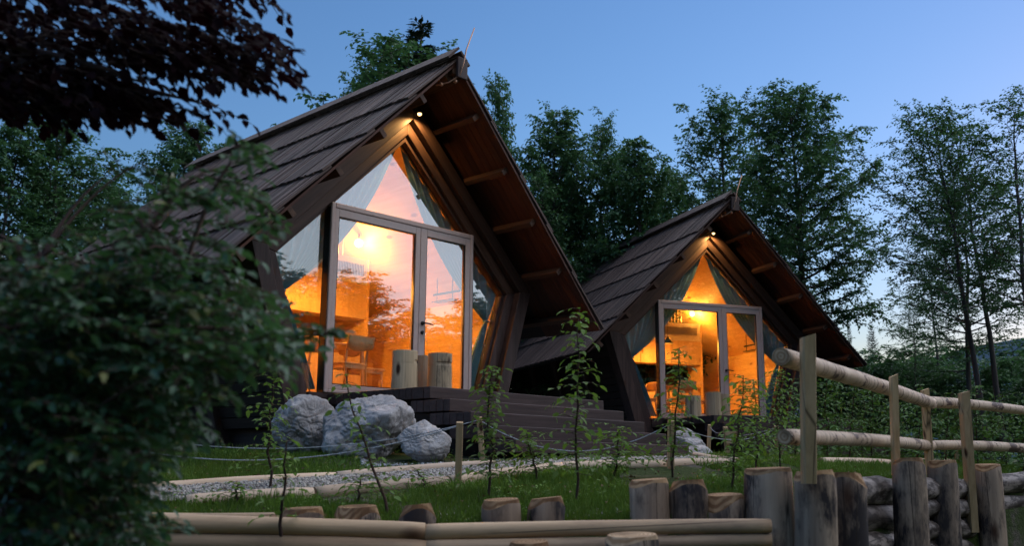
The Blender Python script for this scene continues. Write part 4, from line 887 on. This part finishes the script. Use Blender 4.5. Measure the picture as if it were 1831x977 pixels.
def weeds(n, seed):
    rng = np.random.default_rng(seed); tw = Twigs(seed); X = rng.uniform(-3.4, 6, n); D = 6.15 + 8 * rng.random(n) ** 1.5; k = D > np.interp(X, WALL[:, 0], WALL[:, 1]) + .15; X, D = X[k], D[k]; x, y = from_xd(X, D); z = gh(X, D)
    for i in range(len(X)):
        if noise.noise(Vector((x[i] * 1.2, y[i] * 1.2, 8))) < .02: continue
        b = np.array([x[i], y[i], z[i]])
        for q in range(rng.integers(2, 5)): tw.twig(b, np.array([rng.normal(0, .6), rng.normal(0, .6), 1.0]), rng.uniform(.04, .14), rng.integers(3, 6), .3, .9, .001)
    P, D_, N = tw.arrays(); L = rng.uniform(.014, .036, len(P)); o = link('weeds', leaves_mesh(P, D_, N, L, L * .6, mt['leaf_young'], 0)); tag(o, 'small broad leaved weeds scattered through the lawn', 'weeds', kind='stuff')
weeds(2200, 6)
_g = np.random.default_rng(17); _n = 900; _X = _g.uniform(-3.2, 5, _n); _D = 6.3 + 5 * _g.random(_n); _k = _D > np.interp(_X, WALL[:, 0], WALL[:, 1]) + .15; _X, _D = _X[_k], _D[_k]; _x, _y = from_xd(_X, _D); _P = np.stack([_x, _y, gh(_X, _D) + _g.uniform(.02, .05, len(_x))], 1)
_L = _g.uniform(.02, .045, len(_x)); tag(link('fallen_leaves', leaves_mesh(_P, _g.normal(0, 1, _P.shape) * (1, 1, .25), _g.normal(0, .5, _P.shape) + (0, 0, 1), _L, _L * .6, mt['litter'], 1)), 'brown fallen leaves scattered on the lawn and the path', 'leaves', kind='stuff')
rng_ = np.random.default_rng(3); rows_ = []
for px, py in ((700, 945), (830, 938), (960, 930), (1090, 925), (1180, 920), (1300, 915)): rows_.append([at(px, py, 6.3) * 0 + np.array([*from_xd((px - 915.5) / FPX * 6.2, 6.28 + .55 * j / 6), 0]) for j in range(7)])
for rw in rows_:
    for p_ in rw: p_[2] = ground_z(p_)
pebbles('soil_stones', rows_, 1100, mt['pebble_w'], 'small pale stones on the bare soil behind the peeled logs', .012, 12)

# ------------------------------------------------------------------ logs, piles, fence, stakes, ropes, boulders
def frame_mat(a, b):
    """matrix with local z along a->b, origin at a"""
    a = Vector(a); d = (Vector(b) - a); L = d.length; z = d.normalized(); x = z.orthogonal().normalized(); y = z.cross(x)
    return Matrix(((x.x, y.x, z.x, a.x), (x.y, y.y, z.y, a.y), (x.z, y.z, z.z, a.z), (0, 0, 0, 1))), L
def log(name, a, b, r0, r1, mats, parent=None, seed=0, rough=.03, bend=.0, n=18, k=14):
    m, L = frame_mat(a, b); mb = MB(); vs = []
    for i in range(k + 1):
        t = i / k; r = r0 + (r1 - r0) * t; 
        if i in (0, k): r *= .94
        zz = L * (t if 0 < i < k else (0 if i == 0 else 1)); bx = bend * math.sin(math.pi * t)
        for j in range(n):
            an = 2 * math.pi * j / n; q = r * (1 + rough * noise.noise(Vector((math.cos(an) * 1.5, math.sin(an) * 1.5, zz * 2.2 + seed * 9.1))) * 2)
            vs.append((q * math.cos(an) + bx, q * math.sin(an), zz))
    fs = [(i * n + j, i * n + (j + 1) % n, (i + 1) * n + (j + 1) % n, (i + 1) * n + j) for i in range(k) for j in range(n)]
    mb.add(vs, fs, 0); mb.f.append(tuple(range(n - 1, -1, -1))); mb.m.append(1); mb.f.append(tuple(k * n + j for j in range(n))); mb.m.append(1)
    if parent is not None: m = Matrix.Translation(-Vector(parent.location)) @ m
    o = mb.build(name, mats, parent, True, matrix=m)
    for p in o.data.polygons:
        if p.material_index == 1: p.use_smooth = False
    return o
def pile(x, ytop, wpx, D, parent, seed, cham=.3, tilt=0, zbot=-2.3, face=0, mats=None):
    """upright weathered post with a sawn, bevelled top"""
    c = at(x, ytop, D); r = wpx / FPX * D / 2; n = 22; mb = MB(); vs = []; H = c[2] - zbot; rg = random.Random(seed); zs = [0, .15, .3, .45, .6, .75, .88, .95]
    prof = [(zz * (H - r * .55), 1.06 - .06 * zz) for zz in zs]
    for z, q in prof:
        for j in range(n):
            a = 2 * math.pi * j / n; rr_ = r * q * (1 + .055 * noise.noise(Vector((math.cos(a) * 1.6, math.sin(a) * 1.6, z * 1.5 + seed))) * 2); vs.append((rr_ * math.cos(a), rr_ * math.sin(a), z))
    k = len(prof); fa = rg.uniform(0, 1); 
    for j in range(n):                                   # shoulder of the bevel, uneven from the saw cuts
        a = 2 * math.pi * j / n; dz = cham * r * (1.2 + .8 * math.cos(2 * a + face)); vs.append((r * math.cos(a) * .99, r * math.sin(a) * .99, H - max(.02, dz)))
    for j in range(n):
        a = 2 * math.pi * j / n; q = r * (1 - cham * .9 * (.6 + .4 * math.cos(2 * a + face))); vs.append((q * math.cos(a), q * math.sin(a), H + .01 * math.cos(a + face)))
    fs = [(i * n + j, i * n + (j + 1) % n, (i + 1) * n + (j + 1) % n, (i + 1) * n + j) for i in range(k) for j in range(n)]
    mb.add(vs, fs, 0); b = k * n
    for j in range(n): mb.f.append((b + j, b + (j + 1) % n, b + n + (j + 1) % n, b + n + j)); mb.m.append(1)
    mb.f.append(tuple(b + n + j for j in range(n))); mb.m.append(1)
    m = Matrix.Translation(Vector((c[0], c[1], zbot)) - Vector(parent.location)) @ Matrix.Rotation(tilt, 4, Vector(fd))
    o = mb.build('pile', mats or [mt['pile'], mt['end_pile']], parent, True, matrix=m)
    for p in o.data.polygons:
        if p.material_index == 1: p.use_smooth = False
    return o
wl = empty('log_retaining_wall', from_xd(0, 6) + (-2.25,)); tag(wl, 'low retaining wall of pale peeled logs with cut posts behind it', 'retaining wall')
PL = [mt['peeled'], mt['end_pale']]
for (a, b, w0, w1, s) in [((150, 935, 5.6), (760, 951, 5.75), 33, 31, 1), ((761, 953, 5.75), (1378, 941, 5.75), 30, 25, 2), ((140, 967, 5.6), (762, 983, 5.7), 34, 33, 3), ((763, 982, 5.7), (1378, 966, 5.75), 31, 25, 4), ((150, 1000, 5.6), (770, 1015, 5.7), 34, 33, 5), ((771, 1013, 5.7), (1378, 994, 5.75), 31, 26, 6), ((230, 925, 5.85), (500, 925, 5.85), 18, 16, 7)]:
    log('log', at(*a), at(*b), w0 / FPX * a[2] / 2, w1 / FPX * b[2] / 2, PL, wl, s, .03, .012 if s % 2 else -.01, 18, 22)
for i, (x, y, wd, D, ch, fc) in enumerate([(537, 909, 82, 6.05, .30, .4), (640, 906, 92, 6.08, .52, 0), (748, 903, 68, 6.0, .38, 1.2), (899, 894, 70, 6.05, .26, 0), (983, 891, 68, 6.1, .30, .9), (1161, 858, 72, 6.15, .22, .5), (1230, 860, 70, 6.15, .30, 1.5), (1296, 885, 76, 6.15, .42, 0)]):
    pile(x, y, wd, D, wl, i, ch, rr.uniform(-.02, .02), face=fc, mats=[mt['pile'], mt['end_pile']])
pile(1130, 957, 96, 5.4, wl, 55, .2, 0, mats=[mt['pile'], mt['end_pale']]); pile(946, 969, 76, 5.45, wl, 56, .3, 0)
wr = empty('bark_log_wall', from_xd(3, 8) + (-2.25,)); tag(wr, 'retaining wall of stacked bark covered logs behind tall weathered posts', 'retaining wall')
for i, (x, y, wd, D, ch, fc, tl) in enumerate([(1369, 838, 84, 6.15, .16, .3, .01), (1442, 842, 74, 5.95, .28, 1.0, .035), (1503, 848, 68, 6.25, .36, 2.6, .03), (1617, 821, 56, 7.55, .22, 1.9, .02), (1676, 824, 50, 9.2, .30, .6, .03), (1762, 831, 46, 10.1, .30, 0, .01)]):
    pile(x, y, wd, D, wr, 20 + i, ch, tl, face=fc)
BL = [mt['bark_log'], mt['end_pale']]
for i, (a, b, w0, w1) in enumerate([((1500, 884, 6.7), (1602, 880, 8.1), 52, 46), ((1480, 932, 6.6), (1600, 928, 8.0), 56, 50), ((1490, 985, 6.6), (1610, 975, 8.0), 56, 48), ((1600, 878, 8.3), (1720, 876, 9.9), 40, 38), ((1600, 915, 8.3), (1730, 908, 10), 42, 36), ((1600, 955, 8.3), (1730, 945, 10), 42, 38),
        ((1715, 878, 10), (1860, 862, 11.4), 36, 36), ((1715, 910, 10), (1860, 898, 11.4), 34, 30), ((1715, 942, 10), (1860, 930, 11.4), 34, 32), ((1715, 975, 10), (1860, 962, 11.4), 34, 32), ((1600, 990, 8.3), (1730, 980, 10), 42, 38)]):
    log('log', at(*a), at(*b), w0 / FPX * a[2] / 2, w1 / FPX * b[2] / 2, BL, wr, 40 + i, .10, .02, 22, 26)
fe = empty('rail_fence', from_xd(2, 6) + (-1.0,)); tag(fe, 'rustic rail fence of birch rails nailed to sawn posts', 'fence')
BR = [mt['birch'], mt['end_pale']]
for i, (a, b, w0, w1) in enumerate([((1396, 638, 5.75), (1665, 722, 9.75), 34, 22), ((1402, 782, 5.8), (1665, 798, 9.75), 29, 19), ((1655, 719, 9.75), (1850, 737, 11.3), 21, 15), ((1655, 797, 9.75), (1850, 804, 11.3), 17, 17)]):
    log('rail', at(*a), at(*b), w0 / FPX * a[2] / 2, w1 / FPX * b[2] / 2, BR, fe, 60 + i, .035, .025, 18, 24)
def slab_post(a, b, wd, D, seed, name='post'):
    """flat sawn post between two photo points"""
    A = at(*a, D); B = at(*b, D); w2 = wd / FPX * D / 2; m = MB(); th = w2 * 1.0; rg = random.Random(seed); vs = []; k = 8
    nr = -fd
    for i in range(k + 1):
        c = A + (B - A) * i / k; q = w2 * (1 + rg.uniform(-.03, .03)); 
        for (sx, sy) in ((-1, -.5), (-.8, -1), (.8, -1), (1, -.5), (1, 1), (-1, 1)): vs.append(c + rd * q * sx + fd * th * sy + (np.array([0, 0, .012 * sx]) if i == k else 0))
    fs = [(i * 6 + j, i * 6 + (j + 1) % 6, (i + 1) * 6 + (j + 1) % 6, (i + 1) * 6 + j) for i in range(k) for j in range(6)] + [(5, 4, 3, 2, 1, 0), tuple(k * 6 + j for j in range(6))]
    m.add([v - np.array(fe.location) for v in vs], fs); return m.build(name, mt['stake'], fe)
slab_post((1447, 866), (1445, 601), 24, 5.72, 1); slab_post((1603, 850), (1598, 672), 13, 7.72, 2); slab_post((1664, 850), (1654, 697), 12.5, 9.55, 3); slab_post((1741, 953), (1724, 702), 16, 9.75, 4)

def path_logs(px, label, r, grp):
    for i in range(len(px) - 1):
        a = ground_pt(*px[i]); b = ground_pt(*px[i + 1]); a[2] = ground_z(a) + r * .3; b[2] = ground_z(b) + r * .3
        o = log('edging_log', a + (b - a) * .004, b - (b - a) * .004, r, r * .92, [mt['path_log'], mt['end_pale']], None, int(px[i][0]), .03, .01, 14, 12); tag(o, label[i], 'log', grp)
G = 'peeled logs edging the gravel path'
path_logs([(215, 883), (600, 857), (886, 834)], ['log edging the far side of the path, left part below the boulders', 'log edging the far side of the path, near the rope stakes'], .048, G)
path_logs([(330, 905), (560, 889), (800, 868), (1005, 840), (1190, 836), (1300, 833)], ['log edging the near side of the path at the far left', 'log edging the near side of the path left of the front stake', 'log edging the near side of the path behind the front stake', 'thick pale log lying before the lowest step', 'pale log right of the tall stake before the farther cabin'], .056, G)
path_logs([(1240, 822), (1320, 832)], ['orange lit log lying right of the stair corner'], .06, G); path_logs([(1322, 820), (1420, 826)], ['far thin log on the grass before the farther stairs'], .05, G)
path_logs([(1466, 829), (1590, 831), (1700, 829)], ['pale log seen under the lower rail', 'pale log seen between the middle fence posts'], .05, G)

def stake(px, ytop, ybase, wpx, lean, label, D=None):
    b = ground_pt(px, ybase) if D is None else at(px, ybase, D); D = float(np.dot(b - CAM, _f)); tp = at(px + lean, ytop, D); b = b - np.array([0, 0, .08]); m, L = frame_mat(b, tp); h = wpx / FPX * D / 2; mb = MB()
    mb.add([(-h, -h, 0), (h, -h, 0), (h, h, 0), (-h, h, 0), (-h, -h, L * .99), (h, -h, L), (h, h, L), (-h, h, L * .992)], [(0, 3, 2, 1), (4, 5, 6, 7), (0, 1, 5, 4), (1, 2, 6, 5), (2, 3, 7, 6), (3, 0, 4, 7)])
    o = mb.build('stake', mt['stake'], None, bevel=.004, matrix=m); tag(o, label, 'stake', 'short wooden stakes holding the rope'); return tp
tA = stake(819, 755, 868, 12, 3, 'stake standing in the lower path edge, front one of the left pair'); tB = stake(864, 746, 826, 10, -7, 'leaning stake behind the front one of the left pair')
tC = stake(1199, 752, 840, 11, 1, 'upright stake at the right end of the long rope'); tD = stake(1240, 757, 818, 8, 3, 'orange lit stake by the boulder at the farther deck'); tE = stake(1266, 760, 815, 6, 3, 'thin stake under the corner of the farther deck', 15)
tF = stake(1302, 764, 820, 8, -5, 'stake with a small board nailed on it', 14.5); tG = stake(1391, 762, 826, 7, -3, 'thin stake just left of the lower rail end', 13.5); tH = stake(1400, 770, 828, 8, 2, 'stake under the end of the lower rail', 13.5); tI = stake(1425, 775, 822, 6, 0, 'stake behind the tall fence post', 15)
tJ = stake(1691, 786, 832, 5, 0, 'far stake seen between the middle fence posts', 17); tK = stake(1711, 786, 834, 6, 0, 'far stake just left of the long nailed post', 16)
def rope(a, b, sag, label, r=.0055, k=40):
    a = np.array(a) - (0, 0, .03); b = np.array(b) - (0, 0, .03); mb = MB(); t = [i / k for i in range(k + 1)]; c0 = [a + (b - a) * u - np.array([0, 0, 4 * sag * u * (1 - u)]) for u in t]; L = np.linalg.norm(b - a); tn = L / .06
    kk = int(L / .012); 
    for ph in (0, 2.094, 4.189):                         # three twisted strands
        pts = []
        for i in range(kk + 1):
            u = i / kk; c = a + (b - a) * u - np.array([0, 0, 4 * sag * u * (1 - u)]); an = ph + u * tn * 6.283; pts.append(c + r * .5 * (np.array([0, 0, 1]) * math.cos(an) + np.cross((b - a) / L, (0, 0, 1)) * math.sin(an)))
        mb.tube(pts, r * .55, 4)
    o = mb.build('rope', mt['rope'], None, True); tag(o, label, 'rope', 'grey ropes slung between the stakes')
eL = at(-60, 700, 8.2); eL2 = at(-60, 690, 8.9)
rope(tA, eL, .40, 'grey rope sagging from the front stake to the left across the lawn'); rope(tB, eL2, .40, 'second grey rope sagging to the left, behind the boulders')
rope(tB, tC, .28, 'long grey rope slung in front of the stairs'); rope(tC, tG, .16, 'rope slung before the farther deck, nearest of three'); rope(tD, tG, .22, 'rope from the orange lit stake toward the rail end'); rope(tE, tF, .08, 'short rope between the thin stakes under the farther deck'); rope(tK, at(1900, 800, 14), .1, 'far rope running right from the far stakes')
b = MB(); p = at(1308, 783, 14.4); b.box(-.09, .09, -.012, .012, -.09, .09); o = b.build('small_board', mt['stake'], None, loc=p); o.rotation_euler = (0, 0, YAW); tag(o, 'small square board nailed to a stake before the farther deck', 'board')

def boulder(px, py, D, sx, sy, sz, seed, label, rz=0, npl=16):
    import bmesh
    bm = bmesh.new(); bmesh.ops.create_icosphere(bm, subdivisions=6, radius=1); rg = np.random.default_rng(seed); pn = rg.normal(0, 1, (npl, 3)); pn /= np.linalg.norm(pn, axis=1, keepdims=True); pd = rg.uniform(.66, 1.0, npl)
    for v in bm.verts:
        d = np.array(v.co); dt = pn @ d; q = pd / np.maximum(dt, 1e-3); q = q[dt > .05]; r = -math.log(np.exp(-34 * np.minimum(q, 1.3)).sum() + math.exp(-34 * 1.15)) / 34
        f = Vector(d) * 1.6 + Vector((seed, 0, 0)); r += .10 * noise.fractal(f, .9, 2.1, 7) + .035 * abs(noise.noise(f * 3.2)) - .05 * max(0, .12 - abs(noise.noise(f * 1.7 + Vector((9, 3, 1))))) / .12
        r += .022 * noise.noise(f * 9) + .012 * noise.noise(f * 22)
        v.co = Vector((d[0] * r * sx, d[1] * r * sy, d[2] * r * sz))
    me = bpy.data.meshes.new('boulder'); bm.to_mesh(me); bm.free(); me.polygons.foreach_set('use_smooth', [True] * len(me.polygons)); me.materials.append(mt['rock'])
    p = at(px, py, D); o = link('boulder', me, None, p); o.rotation_euler = (0, 0, rz); tag(o, label, 'boulder', 'pale boulders beside the decks')
boulder(541, 762, 10.4, .36, .34, .30, 11, 'left boulder of the three beside the nearer deck', .5); boulder(655, 768, 10.0, .50, .44, .35, 31, 'largest boulder, in the middle of the three by the nearer deck', 1.1); boulder(753, 793, 9.6, .26, .25, .20, 13, 'smallest roundest boulder of the three by the nearer deck', 2.0)
boulder(1228, 790, 14.6, .29, .26, .19, 14, 'upper rough boulder under the corner of the farther deck', .4); boulder(1245, 812, 13.6, .20, .2, .11, 15, 'small low boulder below the rough one by the farther deck', 1)
boulder(1140, 908, 6.6, .05, .05, .03, 16, 'small white stone on the bare soil behind the log wall', 1, 9)
